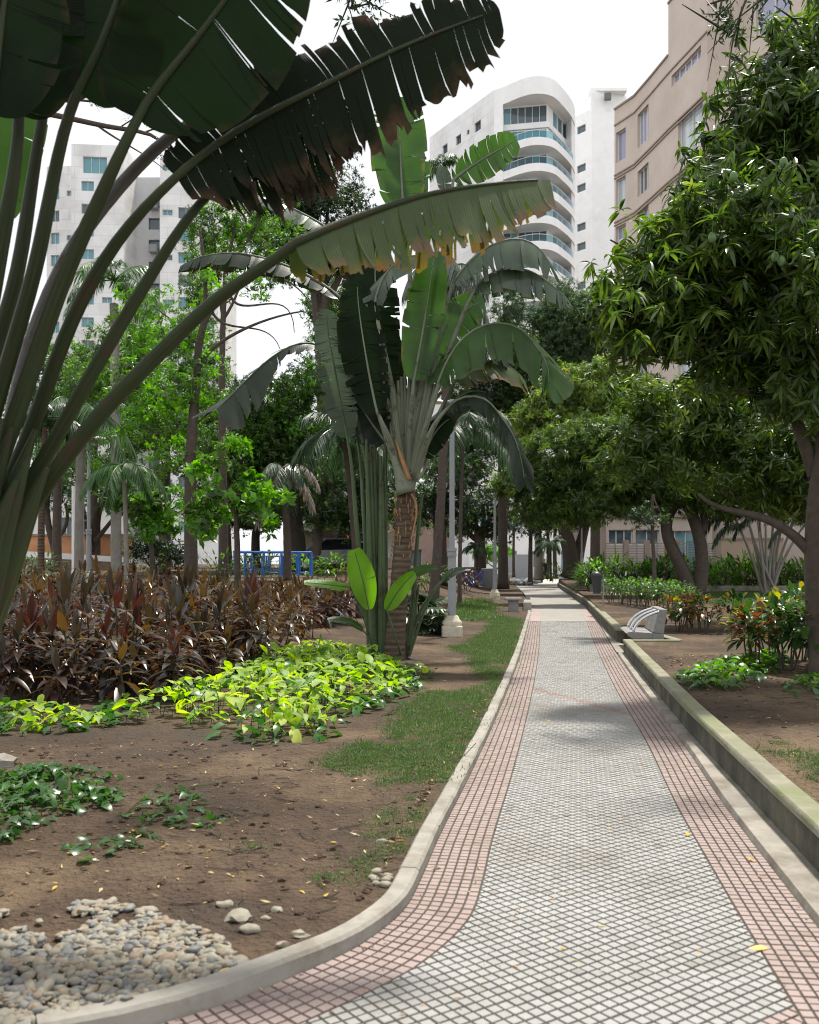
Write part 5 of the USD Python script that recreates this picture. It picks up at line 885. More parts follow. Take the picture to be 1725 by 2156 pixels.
# ------------------------------------------------------------------ lawn and grass
def tuft(n, h, seed, spread=.05, lean=.5):
    r1 = np.random.default_rng(seed); b = np.c_[r1.normal(0,spread,(n,2)), np.full(n,-.005)]; a = r1.uniform(0,6.28,n); e = np.clip(r1.normal(1.05,.3,n), .35, 1.5)
    d = np.c_[np.cos(a)*np.cos(e), np.sin(a)*np.cos(e), np.sin(e)]; L = h*r1.uniform(.5,1.2,n); return blades(b, d, UP+r1.normal(0,.3,(n,3)), L, .006, lean*r1.uniform(.4,1.6,n), 'strap', .2, 2)
TUFT = [(tuft(26,.075,1), grassmat, False), (tuft(22,.06,2), grassmat, False), (tuft(30,.09,3,.06), grassmat, False)]
def grass(name, label, polys, dens, seed, hole=.4, sc=1.0, protos=TUFT, maxn=26000):
    r1 = np.random.default_rng(seed); Q = []
    for pl in polys:
        pg = Polygon([GS(*p)[:2] for p in pl]); n = min(int(pg.area*dens), maxn); q, _ = in_poly(pl, max(n, 10), seed)
        dd = np.array([pg.exterior.distance(Point(p)) for p in q]); f = meshkit.fbm(np.c_[q*2.1, 0*q[:,:1]], 3, seed); Q.append(q[f + .35*np.clip(dd/.35,0,1)*.5 > hole])
    q = np.vstack(Q); q = q[q[:,0] < xl(np.clip(q[:,1],2.3,109))-.10] if q[:,0].mean() < xl(q[:,1].mean()) else q
    n = len(q); R = Rotation.from_euler('z', r1.uniform(0,6.28,n)).as_matrix()
    return instancer(name, None, protos, np.c_[q, z_of(q)], R, sc*r1.uniform(.6,1.25,n), r1.integers(0, len(protos), n), label=label, cat='grass', pname='tuft')
grass('grass', 'short green grass strip between the soil and the left kerb', [[(655,1590),(740,1575),(800,1540),(850,1490),(900,1455),(1000,1450),(1046,1425),(1050,1450),(1000,1560),(958,1640),(920,1700),(880,1745),(850,1700),(800,1660),(745,1640)]], 300, 51, .42)
grass('grass', 'thin grass beside the near bend of the left kerb', [[(800,1690),(880,1700),(885,1740),(840,1790),(835,1830),(790,1855),(690,1870),(660,1850),(740,1820),(770,1760)]], 200, 52, .52, .85)
grass('grass', 'sunlit grass patch along the kerb beyond the ringed trunk', [[(945,1358),(985,1350),(1020,1330),(1030,1305),(1060,1296),(1102,1308),(1092,1345),(1078,1395),(1052,1425),(1010,1430),(985,1380),(950,1368)]], 240, 53, .42, 1.1)
grass('grass', 'taller pale grass tufts between the two lamp posts', [[(960,1300),(960,1275),(1010,1262),(1030,1280),(1020,1305),(985,1310)]], 60, 54, .3, 3.2)
grass('grass', 'tiny weeds scattered on the damp soil', [[(420,1790),(620,1770),(640,1800),(560,1820),(480,1830),(500,1880),(430,1880)]], 60, 55, .56, 1.2)
lawn_poly = [(1395,1258),(1500,1246),(1600,1244),(1760,1246),(1760,1290),(1640,1275),(1530,1272),(1440,1270)]
grass('lawn', 'clipped lawn under the areca palm on the right', [lawn_poly], 70, 56, .2, 1.5)
grass('grass', 'grass fringe behind the low wall at the right edge', [[(1590,1560),(1660,1560),(1760,1600),(1760,1700),(1690,1640),(1620,1590)]], 260, 57, .47, .9)
grass('lawn', 'bright lawn glimpsed behind the dark red bed', [[(0,1222),(120,1216),(180,1222),(120,1240),(0,1240)]], 40, 58, .2, 2.5)

# ------------------------------------------------------------------ pebbles, stones, fallen leaves
r1 = np.random.default_rng(61)
pebm = [plain('cream_pebble', (.215,.195,.15), .7, var=.22, scale=30, dirt=((.22,.17,.12), 14, .58, .75)), plain('grey_pebble', (.14,.14,.13), .65, var=.25, scale=30), plain('tan_pebble', (.20,.155,.105), .7, var=.25, scale=30, dirt=((.18,.13,.09), 16, .5, .7)), plain('slate_pebble', (.10,.10,.097), .6, var=.25, scale=30)]
def stone(s, seed, rough=.12):
    m = trimesh.creation.icosphere(1); r2 = np.random.default_rng(seed); v = m.vertices*(1 + rough*(meshkit.noise(m.vertices*1.7+seed*7.1, seed)-.5)*3)[:,None]; return v*s, m.faces
pxy, pg = in_poly([(-60,1928),(120,1905),(260,1912),(330,1935),(420,1965),(480,1995),(500,2035),(430,2075),(300,2105),(200,2135),(90,2200),(-60,2300)], 3600, 62)
pxy = pxy[meshkit.fbm(np.c_[pxy*5.0, 0*pxy[:,:1]], 3, 9) + .25*(3.9-pxy[:,1]) > .36]
pxy = pxy[(pxy[:,0] < xl(np.clip(pxy[:,1],2.3,100))-.16)]
sx = .008 + .017*r1.random(len(pxy))**1.4; zz = z_of(pxy)
pb = thing('pebble_bed', 'bed of rounded cream and grey pebbles in the lower left corner', 'pebbles', (*pxy.mean(0), 0)); po = np.array([*pxy.mean(0), 0])
order = np.argsort(pxy[:,1] + abs(pxy[:,0])*.1); vis = (abs(pxy[:,0]/pxy[:,1]) < .45) & (pxy[:,1] > 3.2); order = np.r_[order[vis[order]], order[~vis[order]]]
rest = {0:[],1:[],2:[],3:[]}
for i, k in enumerate(order):
    s = sx[k]*np.array([r1.uniform(1,1.55), r1.uniform(.7,1.1), r1.uniform(.42,.75)]); v, f = stone(s, int(k) % 97, .16 if r1.random() < .5 else .36)
    R = Rotation.from_euler('zx', [r1.uniform(0,6.28), r1.normal(0,.35)]).as_matrix(); v = v @ R.T + [*pxy[k], zz[k]+s[2]*.45+r1.random()*.018] - po
    c = int(r1.choice(4, p=[.52,.22,.18,.08]) if pxy[k,0] > -1.25 else r1.choice(4, p=[.42,.36,.16,.06]))
    if i < 300: mesh('pebble', (v, f), pebm[c], pb, smooth=True)
    else: rest[c].append((v, f))
for c, nm in enumerate(['cream_pebbles','grey_pebbles','tan_pebbles','slate_pebbles']):
    if rest[c]: mesh(nm, rest[c], pebm[c], pb, smooth=True, kind='stuff')
for px, py, s, lab in [(475,1908,.05,'rounded cream stone alone on the damp soil above the pebbles'),(505,1935,.075,'largest pale stone above the right end of the pebble bed'),(528,1960,.06,'jagged tan stone beside the largest pale stone'),(585,1918,.035,'small pale stone right of the largest stone'),(560,1935,.03,'flat pale stone touching the largest stone'),(310,1920,.05,'flat white stone above the pebble bed'),(598,1992,.04,'pale stone near the kerb right of the pebble bed'),(632,1972,.045,'cream stone by the kerb, right of its neighbour'),(505,2032,.06,'big rounded stone at the right edge of the pebble bed'),(805,1775,.045,'tilted pale stone in the grass by the kerb bend'),(2,1612,.17,'smooth grey boulder half hidden at the left picture edge')]:
    p = GS(px, py); v, f = stone(np.array([1.25,.9,.62])*s*.62, int(px), .34); mesh('stone', (v, f), pebm[0] if s < .15 else concrete, None, smooth=40, label=lab, cat='stone', loc=p+[0,0,s*.12])
for i in range(9):
    p = GS(795+r1.uniform(-12,25), 1855+r1.uniform(-18,14)); v, f = stone(np.array([1.2,.9,.7])*r1.uniform(.014,.026), i+5, .2); mesh('stone', (v, f), pebm[0], None, smooth=40, label='small white stone in the heap at the kerb bend', cat='stone', group='white stones heaped at the kerb bend', loc=p+[0,0,.008])
leafc = [leafmat('fallen_yellow_leaf', [(.55,.33,.02),(.62,.42,.05)], .5, .2, 4), leafmat('fallen_brown_leaf', [(.09,.045,.02),(.20,.11,.05)], .6, .15, 4), leafmat('fallen_orange_leaf', [(.42,.16,.02),(.5,.25,.04)], .5, .2, 4), leafmat('fallen_pale_leaf', [(.42,.33,.17),(.52,.44,.22)], .6, .2, 4)]
def fallen(p, mat, label, group, L):
    a = r1.uniform(0,6.28); d = np.array([[math.cos(a), math.sin(a), .06]]); m_ = blades(np.zeros((1,3)), d, UP + r1.normal(0,.25,3), L, L*.42, r1.uniform(-.2,.25), 'ovate', r1.uniform(.05,.5), 4)
    mesh('fallen_leaf', m_, mat, None, smooth=True, label=label, cat='leaf', group=group, loc=p)
for px, py, c, L in [(1450,1753,0,.075),(1590,1815,0,.06),(1620,1997,0,.10),(1385,1481,0,.07),(1155,1456,0,.06),(1145,1500,0,.05),(1160,1518,0,.05),(930,1827,1,.055),(1205,2021,0,.03),(1170,1891,2,.025),(1467,1997,2,.03),(1490,1700,1,.03),(1010,1830,3,.05),(1260,1950,3,.04),(1240,1650,3,.04),(1445,1605,0,.04),(1405,1618,2,.04),(1330,1660,0,.04),(1192,1998,0,.03)]:
    fallen(G(px,py,.004), leafc[c], ['yellow fallen leaf lying on the tiled path','small brown fallen leaf lying on the tiled path','tiny orange petal lying on the tiled path','pale dry leaf lying on the tiled path'][c], ['yellow leaves on the path','brown leaves on the path','orange petals on the path','pale leaves on the path'][c], L)
nl = 0
for px, py, c, L in [(350,1785,0,.055),(120,1870,0,.05),(165,1700,3,.07),(655,1545,0,.12),(420,1742,3,.06),(490,2045,0,.06),(205,1950,3,.06),(590,1665,0,.04),(375,1618,0,.04),(335,1615,0,.05),(280,1755,2,.07),(285,1770,3,.05)]:
    fallen(GS(px,py)+[0,0,.012], leafc[c], ['yellow fallen leaf on the bare soil left of the path','','orange fallen leaf on the damp soil left of the path','pale dry leaf on the bare soil left of the path'][c], ['yellow leaves on the soil','','','pale leaves on the soil'][c], L)
# uncounted litter: crumbs, twigs, dry leaves
def litter(name, label, poly, n, seed):
    xy, _ = in_poly(poly, n, seed); lim = xl(np.clip(xy[:,1],2.3,109)); xy[:,0] = np.where((xy[:,0] > lim-.17) & (xy[:,0] < lim+.8), lim-.2, xy[:,0]); r2 = np.random.default_rng(seed); z = z_of(xy); a = r2.uniform(0,6.28,n); L = r2.uniform(.012,.045,n)*np.where(r2.random(n)<.12,1.6,1)
    lv = blades(np.c_[xy, z+.006], np.c_[np.cos(a), np.sin(a), .1+0*a], UP+r2.normal(0,.3,(n,3)), L, L*.4, r2.uniform(-.3,.3,n), 'ovate', .3, 2)
    t = thing(name, label, 'litter', kind='stuff'); k = r2.random(n)
    for i, (lo, hi, c) in enumerate([(0,.62,1),(.62,.9,3),(.9,1,0)]):
        ii = np.where((k >= lo) & (k < hi))[0]; mesh(['dry_leaves','pale_scraps','yellow_scraps'][i], [split_blades(lv, n, q) for q in ii], leafc[c], t, kind='stuff')
    tw = []
    for q in range(n//7):
        p = xy[r2.integers(n)]; w = r2.uniform(0,6.28); l = r2.uniform(.05,.22); e = p + l*np.array([math.cos(w), math.sin(w)]); m2 = (p+e)/2 + r2.normal(0,.02,2); pts = np.array([p, m2, e]); tw.append(tube(np.c_[pts, z_of(pts)+.008], .003, 4))
    mesh('twigs', tw, bark_brown, t, kind='stuff')
    cl = []
    for q in range(n//2):
        p = xy[r2.integers(n)] + r2.normal(0,.2,2); p[0] = min(p[0], float(xl(p[1]))-.2) if p[0] < xr(p[1]) else max(p[0], 2.6); s = r2.uniform(.006,.02); v, f = stone(np.array([1.2,1,.7])*s, q % 50, .25); cl.append((v + [*p, float(soilz(*p))+.2*s], f))
    mesh('soil_crumbs', cl, soil, t, kind='stuff')
litter('leaf_litter', 'dry leaves, twigs and crumbs on the bare soil left of the path', [(-20,1570),(400,1560),(640,1590),(830,1660),(860,1800),(820,1850),(650,1980),(480,2010),(-20,1920)], 480, 71)
litter('leaf_litter', 'dry leaves and crumbs on the bare soil right of the low wall', [(1340,1390),(1500,1370),(1760,1440),(1760,1700),(1600,1570),(1460,1460)], 350, 72)
litter('leaf_litter', 'dry leaves along the grass strip by the left kerb', [(880,1740),(950,1600),(1030,1460),(1060,1460),(980,1640),(925,1760),(850,1855),(800,1880)], 240, 73)

# specks and scraps blown onto the paving
r2 = np.random.default_rng(91); n = 420; yy = 3.1 + 17*r2.random(n)**1.5; e0, e1 = xl(yy), xr(yy); uu = r2.random(n); uu = np.where(r2.random(n) < .55, np.where(r2.random(n) < .5, uu**3, 1-uu**3), uu); xx = e0+.03+(e1-e0-.06)*uu
a = r2.uniform(0,6.28,n); L = r2.uniform(.008,.03,n); lv = blades(np.c_[xx, yy, np.full(n,.004)], np.c_[np.cos(a), np.sin(a), .08+0*a], UP+r2.normal(0,.2,(n,3)), L, L*.45, r2.uniform(-.2,.2,n), 'ovate', .2, 2)
t = thing('path_litter', 'specks of dry leaf scattered over the tiled path', 'litter', kind='stuff')
for i, c in enumerate((1,1,3,2)):
    ii = np.arange(n)[i::4]; mesh(['dry_specks','dry_specks','pale_specks','orange_specks'][i], [split_blades(lv, n, q) for q in ii], leafc[c], t, kind='stuff')
# ------------------------------------------------------------------ buildings
glass_dark = M('window_glass', {"p": ("principled_bsdf", {"base_color": (.055,.085,.10), "roughness": .06, "specular_ior_level": .8})}, [], "p.BSDF")
glass_teal = M('teal_window_glass', {"p": ("principled_bsdf", {"base_color": (.10,.25,.29), "roughness": .08, "specular_ior_level": .8})}, [], "p.BSDF")
glass_pale = M('curtained_window_glass', {"g": ("geometry", {}), "w": ("wave_texture", {"scale": 1.4, "distortion": 1.}), "r": ("rgb_ramp", {"ramp": [(0,(.36,.40,.43)),(1,(.50,.54,.56))]}), "p": ("principled_bsdf", {"roughness": .12, "specular_ior_level": .7})}, [("g.position","w.vector"),("w.fac","r.fac"),("r.color","p.base_color")], "p.BSDF")
rail_glass = M('railing_glass', {"t": ("transparent_bsdf", {"color": (.42,.74,.80)}), "gl": ("glossy_bsdf", {"color": (.8,.9,.95), "roughness": .05}), "f": ("fresnel", {"IOR": 1.6}), "m": ("mix_closure", {})}, [("f.fac","m.fac"),("t.BSDF","m.closure1"),("gl.BSDF","m.closure2")], "m.closure")
tanwall = plain('tan_render', (.52,.44,.38), .85, var=.10, scale=.5, bump=.008, bscale=30, dirt=((.45,.375,.32), .35, .5, .75))
tanline = plain('tan_cornice', (.28,.215,.18), .85, var=.12, scale=1)
tanglass = M('lilac_window_glass', {"p": ("principled_bsdf", {"base_color": (.26,.26,.36), "roughness": .10, "specular_ior_level": .8})}, [], "p.BSDF")
frame_w = plain('window_frame', (.66,.66,.65), .5, var=.05)
frame_d = plain('dark_window_frame', (.10,.11,.12), .5, var=.1)
def facade(t, p0, p1, z0, z1, holes, wall, th=.28, name='wall', gmat=glass_dark, fmat=frame_w, o=(0,0,0), mull=None, skip_frame=False):
    """wall from p0 to p1 (plan), openings (u0,u1,za,zb[,panes[,glass]]) cut through it, a pane and a frame set back in each"""
    p0, p1, o = np.array(p0, float), np.array(p1, float), np.array(o, float); L = np.linalg.norm(p1-p0); ux = (p1-p0)/L; nx = np.array([ux[1], -ux[0]])   # nx faces outwards when walking p0->p1 with the outside on the right
    pg = sbox(0, z0, L, z1)
    for h in holes: pg = pg.difference(sbox(*[h[0], h[2], h[1], h[3]]))
    v, f = [], []
    for g_ in getattr(pg, 'geoms', [pg]):
        a, b = prism(g_, 0, th); v.append((a, b))
    def put(m, off=0):
        a, b = m; a = np.asarray(a); w = p0 + a[:, :1]*ux - (a[:, 2:3]-off)*nx*-1*(-1); return np.c_[w, a[:, 1]] - o, b[:, ::-1]
    mesh(name, merge([put(m) for m in v]), wall, t)
    for h in holes:
        u0, u1, za, zb = h[:4]; n = h[4] if len(h) > 4 else 2; gm = h[5] if len(h) > 5 else gmat
        q = (np.array([[u0,za,th*.8],[u1,za,th*.8],[u1,zb,th*.8],[u0,zb,th*.8]]), np.array([[0,1,2],[0,2,3]]))
        w = mesh('window', put(q), gm, t)
        if not skip_frame:
            fw = .05; bars = [sbox(u0,za,u0+fw,zb), sbox(u1-fw,za,u1,zb), sbox(u0+fw,za,u1-fw,za+fw), sbox(u0+fw,zb-fw,u1-fw,zb)] + [sbox(u0+(u1-u0)*i/n-.025, za+fw, u0+(u1-u0)*i/n+.025, zb-fw) for i in range(1, n)]
            mesh('frame', merge([put(prism(b_, th*.55, th*.78)) for b_ in bars]), fmat, w)
# white tower with curved balconies
ob = np.array([15.0, 125.0, 0]); wt = thing('apartment_tower', 'white apartment tower with curved stacked balconies and teal glass rails', 'building', ob)
Lf = np.hypot(7.98, 13.7)
hol = []
for k in range(19):
    z = 55.6 - 3.25*k + (3.25 if k else 3.25)
    for c, w, on in ((.232, 1.45, True), (.375, .62, k % 4 == 0), (.525, 1.3, k % 2 == 0), (.74, 1.3, k % 3 != 1)):
        if on and 4 < z < 61: hol.append(((1-c)*Lf-w/2, (1-c)*Lf+w/2, z-.1 if w > 1 else z+.3, z+1.15 if w > 1 else z+.95, 1 if w < 1 else 2))
facade(wt, (2.87,136.7), (10.85,123.0), 0, 62.6, hol, panelwhite, .45, o=ob, fmat=frame_d, gmat=glass_dark)
front = spline(np.array([[10.85,123.0],[13.4,120.9],[15.87,119.5],[17.6,119.9],[19.2,121.8],[21.0,125.0],[22.3,128.6]]), 40)
recess = np.array([[12.0,123.3],[17.7,122.2],[18.5,123.6],[21.3,128.4]])
def slab(z0, z1, fr=front, extra=((22.3,140),(3.2,140.0),(3.2,137.0))):
    pg = Polygon(np.vstack([fr, extra])); v, f = prism(pg.buffer(0), z0, z1); return v-ob, f
mesh('roof_slab', slab(60.4, 62.6), whitepaint, wt, smooth=30)
mesh('roof_hut', moved(bx(0,3.2,0,4,0,1.1), None, np.array([15.6,126,62.6])-ob), whitepaint, wt); mesh('roof_hut_cap', moved(bx(-.4,2.2,-.4,3,0,.22), None, np.array([15.0,125.5,63.5])-ob), greypaint, wt)
col = Polygon(np.vstack([[(10.85,123.0)], front[1:4], [(12.0,123.3)]])).convex_hull
mesh('corner_pier', moved(prism(Polygon([(10.86,123.02),(11.95,122.2),(12.05,123.6),(11.2,124.4)]), 0, 60.4), None, -ob), whitepaint, wt)
mesh('end_pier', moved(prism(Polygon([(21.4,126.2),(22.3,128.6),(22.3,140),(20.9,140),(20.9,127.5)]), 0, 60.4), None, -ob), whitepaint, wt)
zf = [55.0-3.25*k for k in range(17)]
for k, z in enumerate(zf):
    mesh('balcony', slab(z-1.0, z), whitepaint, wt, smooth=30)
    fr2 = front[2:-3]; T_ = nz(np.gradient(fr2, axis=0)); inn = fr2 + np.c_[-T_[:,1], T_[:,0]]*.12; kk = np.arange(len(inn)-1); n = len(inn)
    g_ = mesh('balcony_glass', (np.vstack([np.c_[inn, np.full(n, z+.003)], np.c_[inn, np.full(n, z+.88)]])-ob, np.c_[kk, kk+1, kk+n+1, kk+n]), rail_glass, wt)
    mesh('handrail', tube(np.c_[inn, np.full(n, z+.9)]-ob, .04, 5), frame_w, g_)
for k, z in enumerate([58.1]+zf):
    h = 2.25
    for a, b, n in ((recess[0], recess[1], 6), (recess[2], recess[3], 3)):
        L = np.linalg.norm(b-a); facade(wt, a, b, z, z+h+.05 if k else 60.4, [(.15+(L-.3)*i/n+.03, .15+(L-.3)*(i+1)/n-.03, z+.12, z+h-.05, 1, glass_dark if (i+k) % 6 and k != 1 else glass_teal) for i in range(n)], whitepaint, .2, 'window_wall', o=ob, skip_frame=True)
    a, b = recess[1], recess[2]; facade(wt, a, b, z, z+h, [], whitepaint, .2, 'window_wall', o=ob)
mesh('floor_band', moved(prism(Polygon(np.vstack([recess, [(20.9,136)], [(12.0,136)]])).buffer(.2), 57.4, 58.1), None, -ob), whitepaint, wt)
# plain white tower behind it
o2 = np.array([30., 156., 0]); w2 = thing('apartment_tower', 'plain white tower between the balcony tower and the tan building', 'building', o2)
facade(w2, (26.2,153.0), (28.6,150.0), 0, 73.0, [(.8,2.6,70-3.1*k,71.2-3.1*k,1) for k in range(20) if k % 3 != 1], whitepaint, .4, o=o2, skip_frame=True)
facade(w2, (28.6,150.0), (34.5,152.0), 0, 76.0, [(4.6,5.9,66-3.1*k,67.9-3.1*k,1,glass_teal) for k in range(20)], whitepaint, .4, o=o2, skip_frame=True)
mesh('core', moved(prism(Polygon([(28.7,150.7),(34.4,152.6),(36,165),(25,165),(26.4,153.6)]), 0, 72.9), None, -o2), whitepaint, w2)
mesh('roof_cap', moved(bx(-.5,5.2,0,4,0,.45), None, np.array([29.,150.2,76.0])-o2), whitepaint, w2); mesh('roof_vent', moved(bx(0,1.0,0,.6,0,1.), None, np.array([30.6,149.6,74.4])-o2), frame_d, w2)
# white tower on the left
o3 = np.array([-36., 130., 0]); w3 = thing('apartment_tower', 'white apartment tower behind the near palm stalks on the left', 'building', o3)
zr = [54.5-3.0*k for k in range(18)]
def rows(cols): return [(u-w/2, u+w/2, z-h/2, z+h/2, 2, glass_teal if (int(u*7)+i*5) % 3 else glass_dark) for i, z in enumerate(zr) for (u, w, h, on) in cols if on(i) and z > 3]
facade(w3, (-44.6,126), (-37.9,126.6), 0, 57.0, [(1.5,4.6,53.2,55.4,3,glass_teal)] + [r_ for r_ in rows([(2.1,1.6,1.3,lambda i: i > 0), (4.6,1.3,.75,lambda i: i > 3 and i % 2 == 0)])], panelwhite, .35, o=o3)
facade(w3, (-49.0,129), (-44.6,128.5), 0, 55.2, rows([(1.2,1.2,1.5,lambda i: True), (3.3,.9,.7,lambda i: i % 2 == 1)]), panelwhite, .35, o=o3)
facade(w3, (-37.6,131.5), (-33.4,131.5), 0, 54.8, [(1.7,3.2,z-.9,z+.7,1,glass_dark) for z in zr[1:]], plain('shaded_recess_render', (.50,.50,.50), .8, var=.08), .5, o=o3, skip_frame=True)  # white recess wall greyed to hold the shade between the blocks
facade(w3, (-37.9,126.6), (-37.6,131.5), 0, 57.0, [], panelwhite, .3, o=o3); facade(w3, (-33.4,131.5), (-33.3,127.5), 0, 55.6, [], panelwhite, .3, o=o3)
facade(w3, (-33.3,127.5), (-25.6,128), 0, 55.6, rows([(1.0,1.3,.75,lambda i: i % 2 == 0), (3.4,2.0,1.5,lambda i: i != 1), (6.5,1.3,1.4,lambda i: i % 3 != 2)]), panelwhite, .35, o=o3)
mesh('core', moved(prism(Polygon([(-48.9,129.6),(-44.3,129.2),(-44.3,127),(-38.2,127.4),(-37.8,132.2),(-33.2,132.2),(-33,128.4),(-25.7,128.6),(-25.7,142),(-49,142)]), 0, 54.7), None, -o3), panelwhite, w3)
for k, z in enumerate(zr[1:12:2]): mesh('air_unit', moved(bx(-35.6,-34.5,130.3,131.4,z-1.3,z-.3), None, -o3), greypaint, w3)
# tan building along the right
o4 = np.array([17., 56., 0]); tb = thing('apartment_building', 'tan rendered apartment building with string courses on the upper right', 'building', o4)
A = [(13.3,62.0),(14.16,60.2),(14.6,57.8),(15.0,55.4),(15.9,51.0)]
def seglen(a, b): return float(np.hypot(b[0]-a[0], b[1]-a[1]))
fl = [27.5-3.05*k for k in range(9)]
L1, L2, L34 = seglen(A[0],A[1]), seglen(A[1],A[2]), seglen(A[3],A[4])
facade(tb, A[0], A[1], .3, 31.0, [(.15,1.15,z,z+1.95,1,tanglass if k % 2 == 0 else glass_pale) for k, z in enumerate(fl)], tanwall, .3, o=o4, skip_frame=False)
facade(tb, A[1], A[2], .3, 31.0, [(.5,2.1,z,z+2.1 if k != 1 else z+1.6,3,tanglass if k != 1 else frame_d) for k, z in enumerate(fl)], tanwall, .3, o=o4)  # lower opening: dark pane painted for the shade inside a recessed balcony
facade(tb, A[2], A[3], .3, 31.0, [], tanwall, .3, o=o4)
facade(tb, A[3], A[4], .3, 34.0, [(.4,3.8,29.0,29.65,5,tanglass)] + [(1.2,4.0,z-3.2,z-.7,2,glass_pale) for z in fl[0:8]], tanwall, .3, o=o4)
facade(tb, A[4], (17.6,50.6), .3, 34.0, [], tanwall, .3, o=o4)
Bp = [(17.6,49.4),(20.9,38.0)]
facade(tb, Bp[0], Bp[1], .3, 36.0, [(u,u+2.6,z+1.0,z+3.0,2,tanglass if z > 20 else glass_pale) for z in [27.4-3.05*k for k in range(9)] for u in (.5,4.2,8.2)], tanwall, .3, o=o4)
facade(tb, (17.6,50.6), Bp[0], .3, 36.0, [], tanwall, .3, o=o4)
mesh('core', moved(prism(Polygon([(13.9,62.2),(14.8,60.3),(15.2,57.9),(15.6,55.6),(16.5,51.6),(18.2,51.2),(18.3,49.6),(21.6,38),(40,38),(40,64),(13.9,64)]), .3, 30.9), None, -o4), tanwall, tb)
pl = np.array([A[0],A[1],A[2],A[3],A[4]])
for z in [29.95] + [f_-1.0+.0 for f_ in fl] + [f_+2.35-.1 for f_ in fl[1:]]:
    for a, b in zip(pl[:-1], pl[1:]):
        d = nz(b-a); nn2 = np.array([d[1], -d[0]]); q = np.vstack([a-nn2*.0, b, b+nn2*.06, a+nn2*.06]); mesh('string_course', moved(prism(Polygon(q).buffer(.001), z, z+.09), None, -o4), tanline, tb)
for a, b, z in [(pl[0],pl[1],31.0),(pl[1],pl[2],31.0),(pl[2],pl[3],31.0),(pl[3],pl[4],34.0),(np.array(Bp[0]),np.array(Bp[1]),36.0)]:
    d = nz(b-a); nn2 = np.array([d[1], -d[0]]); mesh('parapet_cap', moved(prism(Polygon(np.vstack([a-nn2*.35, b-nn2*.35, b+nn2*.07, a+nn2*.07])), z, z+.12), None, -o4), tanline, tb)
# entrance pavilion and fence of the tan building
o5 = np.array([12.5, 49.5, .4]); pv = thing('entrance_pavilion', 'tan entrance pavilion with teal windows behind the slatted fence', 'building', o5)
def X_(px, Y): return (px-862.5)/F*Y
facade(pv, (X_(1268,50),50), (X_(1500,50),50), .3, 4.0, [(.35,1.6,2.55,3.35,3,glass_dark),(1.75,3.0,2.55,3.35,2,glass_dark),(3.3,5.5,1.2,3.3,4,glass_teal)], tanwall, .3, o=o5, fmat=frame_w)
mesh('roof_edge', moved(bx(X_(1264,50)-.1, X_(1505,50)+.1, 49.82, 53, 4.0, 4.25), None, -o5), tanline, pv)
o6 = np.array([12.5, 47.5, .4]); fe = thing('slatted_fence', 'fence of thin horizontal slats between tan brick pillars on the right', 'fence', o6)
for px in (1270, 1318, 1362, 1404, 1424, 1470):
    x = X_(px,47.5); w = .13 if px not in (1404,) else .08; mesh('pillar', moved(bx(x-w,x+w,47.35,47.65,.3,2.75 if px > 1275 else 3.9,.02), None, -o6), tanline if px % 4 else sheath, fe)
for k in range(13):
    mesh('slat', moved(bx(X_(1272,47.5), X_(1508,47.5), 47.45, 47.52, 1.05+k*.125, 1.05+k*.125+.045), None, -o6), greypaint if k % 2 else tanline, fe)
for i, px in enumerate((1295,1340,1383,1447,1490)):
    x = X_(px,47.5); mesh('post', moved(bx(x-.03,x+.03,47.38,47.44,.3,2.6), None, -o6), greypaint, fe)
o7 = np.array([18.5, 47, .4]); bw = thing('boundary_wall', 'tan boundary wall behind the areca palm at the right edge', 'wall', o7)
mesh('wall', moved(bx(X_(1518,47), 26, 46.9, 47.2, .2, 2.75), None, -o7), plain('sand_render', (.40,.31,.23), .85, var=.1, scale=1.), bw); mesh('coping', moved(bx(X_(1518,47)-.05, 26.05, 46.85, 47.25, 2.75, 2.85), None, -o7), tanline, bw)
bk = thing('bed_kerb', 'long low kerb of the planting bed behind the lawn on the right', 'kerb', (12,41.2,.3))
mesh('kerb_block', moved(bx(-4.2,10,-.1,.1,-.3,.32,.015), None, (0,0,0)), concrete, bk)
# orange retaining wall and ramp on the left
o8 = np.array([-17, 46, 1.2]); ow = thing('orange_wall', 'orange brown retaining wall with cream coping on the far left', 'wall', o8)
mesh('wall', moved(bx(-30,X_(278,46),45.9,46.2,.8,2.9), None, -o8), plain('orange_render', (.50,.24,.11), .85, var=.22, scale=1.4, dirt=((.36,.19,.10), .9, .5, .7)), ow); mesh('coping', moved(bx(-30.05,X_(278,46)+.05,45.84,46.26,2.9,3.0), None, -o8), concrete, ow)
rp = thing('ramp', 'pale sloping ramp edge running below the orange wall', 'ramp', (-17,44.8,1.0))
v = np.array([[-28,44.7,2.75],[X_(285,44.7),44.7,1.85],[X_(285,44.7),44.95,1.85],[-28,44.95,2.75],[-28,44.7,2.45],[X_(285,44.7),44.7,1.6],[X_(285,44.7),44.95,1.6],[-28,44.95,2.45]])-[-17,44.8,1.0]
mesh('ramp_edge', (v, np.array([[0,1,2,3],[4,7,6,5],[0,4,5,1],[1,5,6,2],[2,6,7,3],[3,7,4,0]])), whitepaint, rp)
v2 = v.copy(); v2[:4] = v[4:]; v2[4:, 2] = -.4; mesh('ramp_side', (v2*[1,.9,1], np.array([[0,1,2,3],[4,7,6,5],[0,4,5,1],[1,5,6,2],[2,6,7,3],[3,7,4,0]])), plain('dark_brown_render', (.16,.115,.08), .9), rp)
lw = thing('low_building', 'low white building behind the orange wall on the far left', 'building', (-22,62,1))
facade(lw, (-34,62), (X_(260,62),62), .5, 5.6, [(2+3*i,3.4+3*i,3.2,4.6,2) for i in range(4)], whitepaint, .3, o=(-22,62,1))
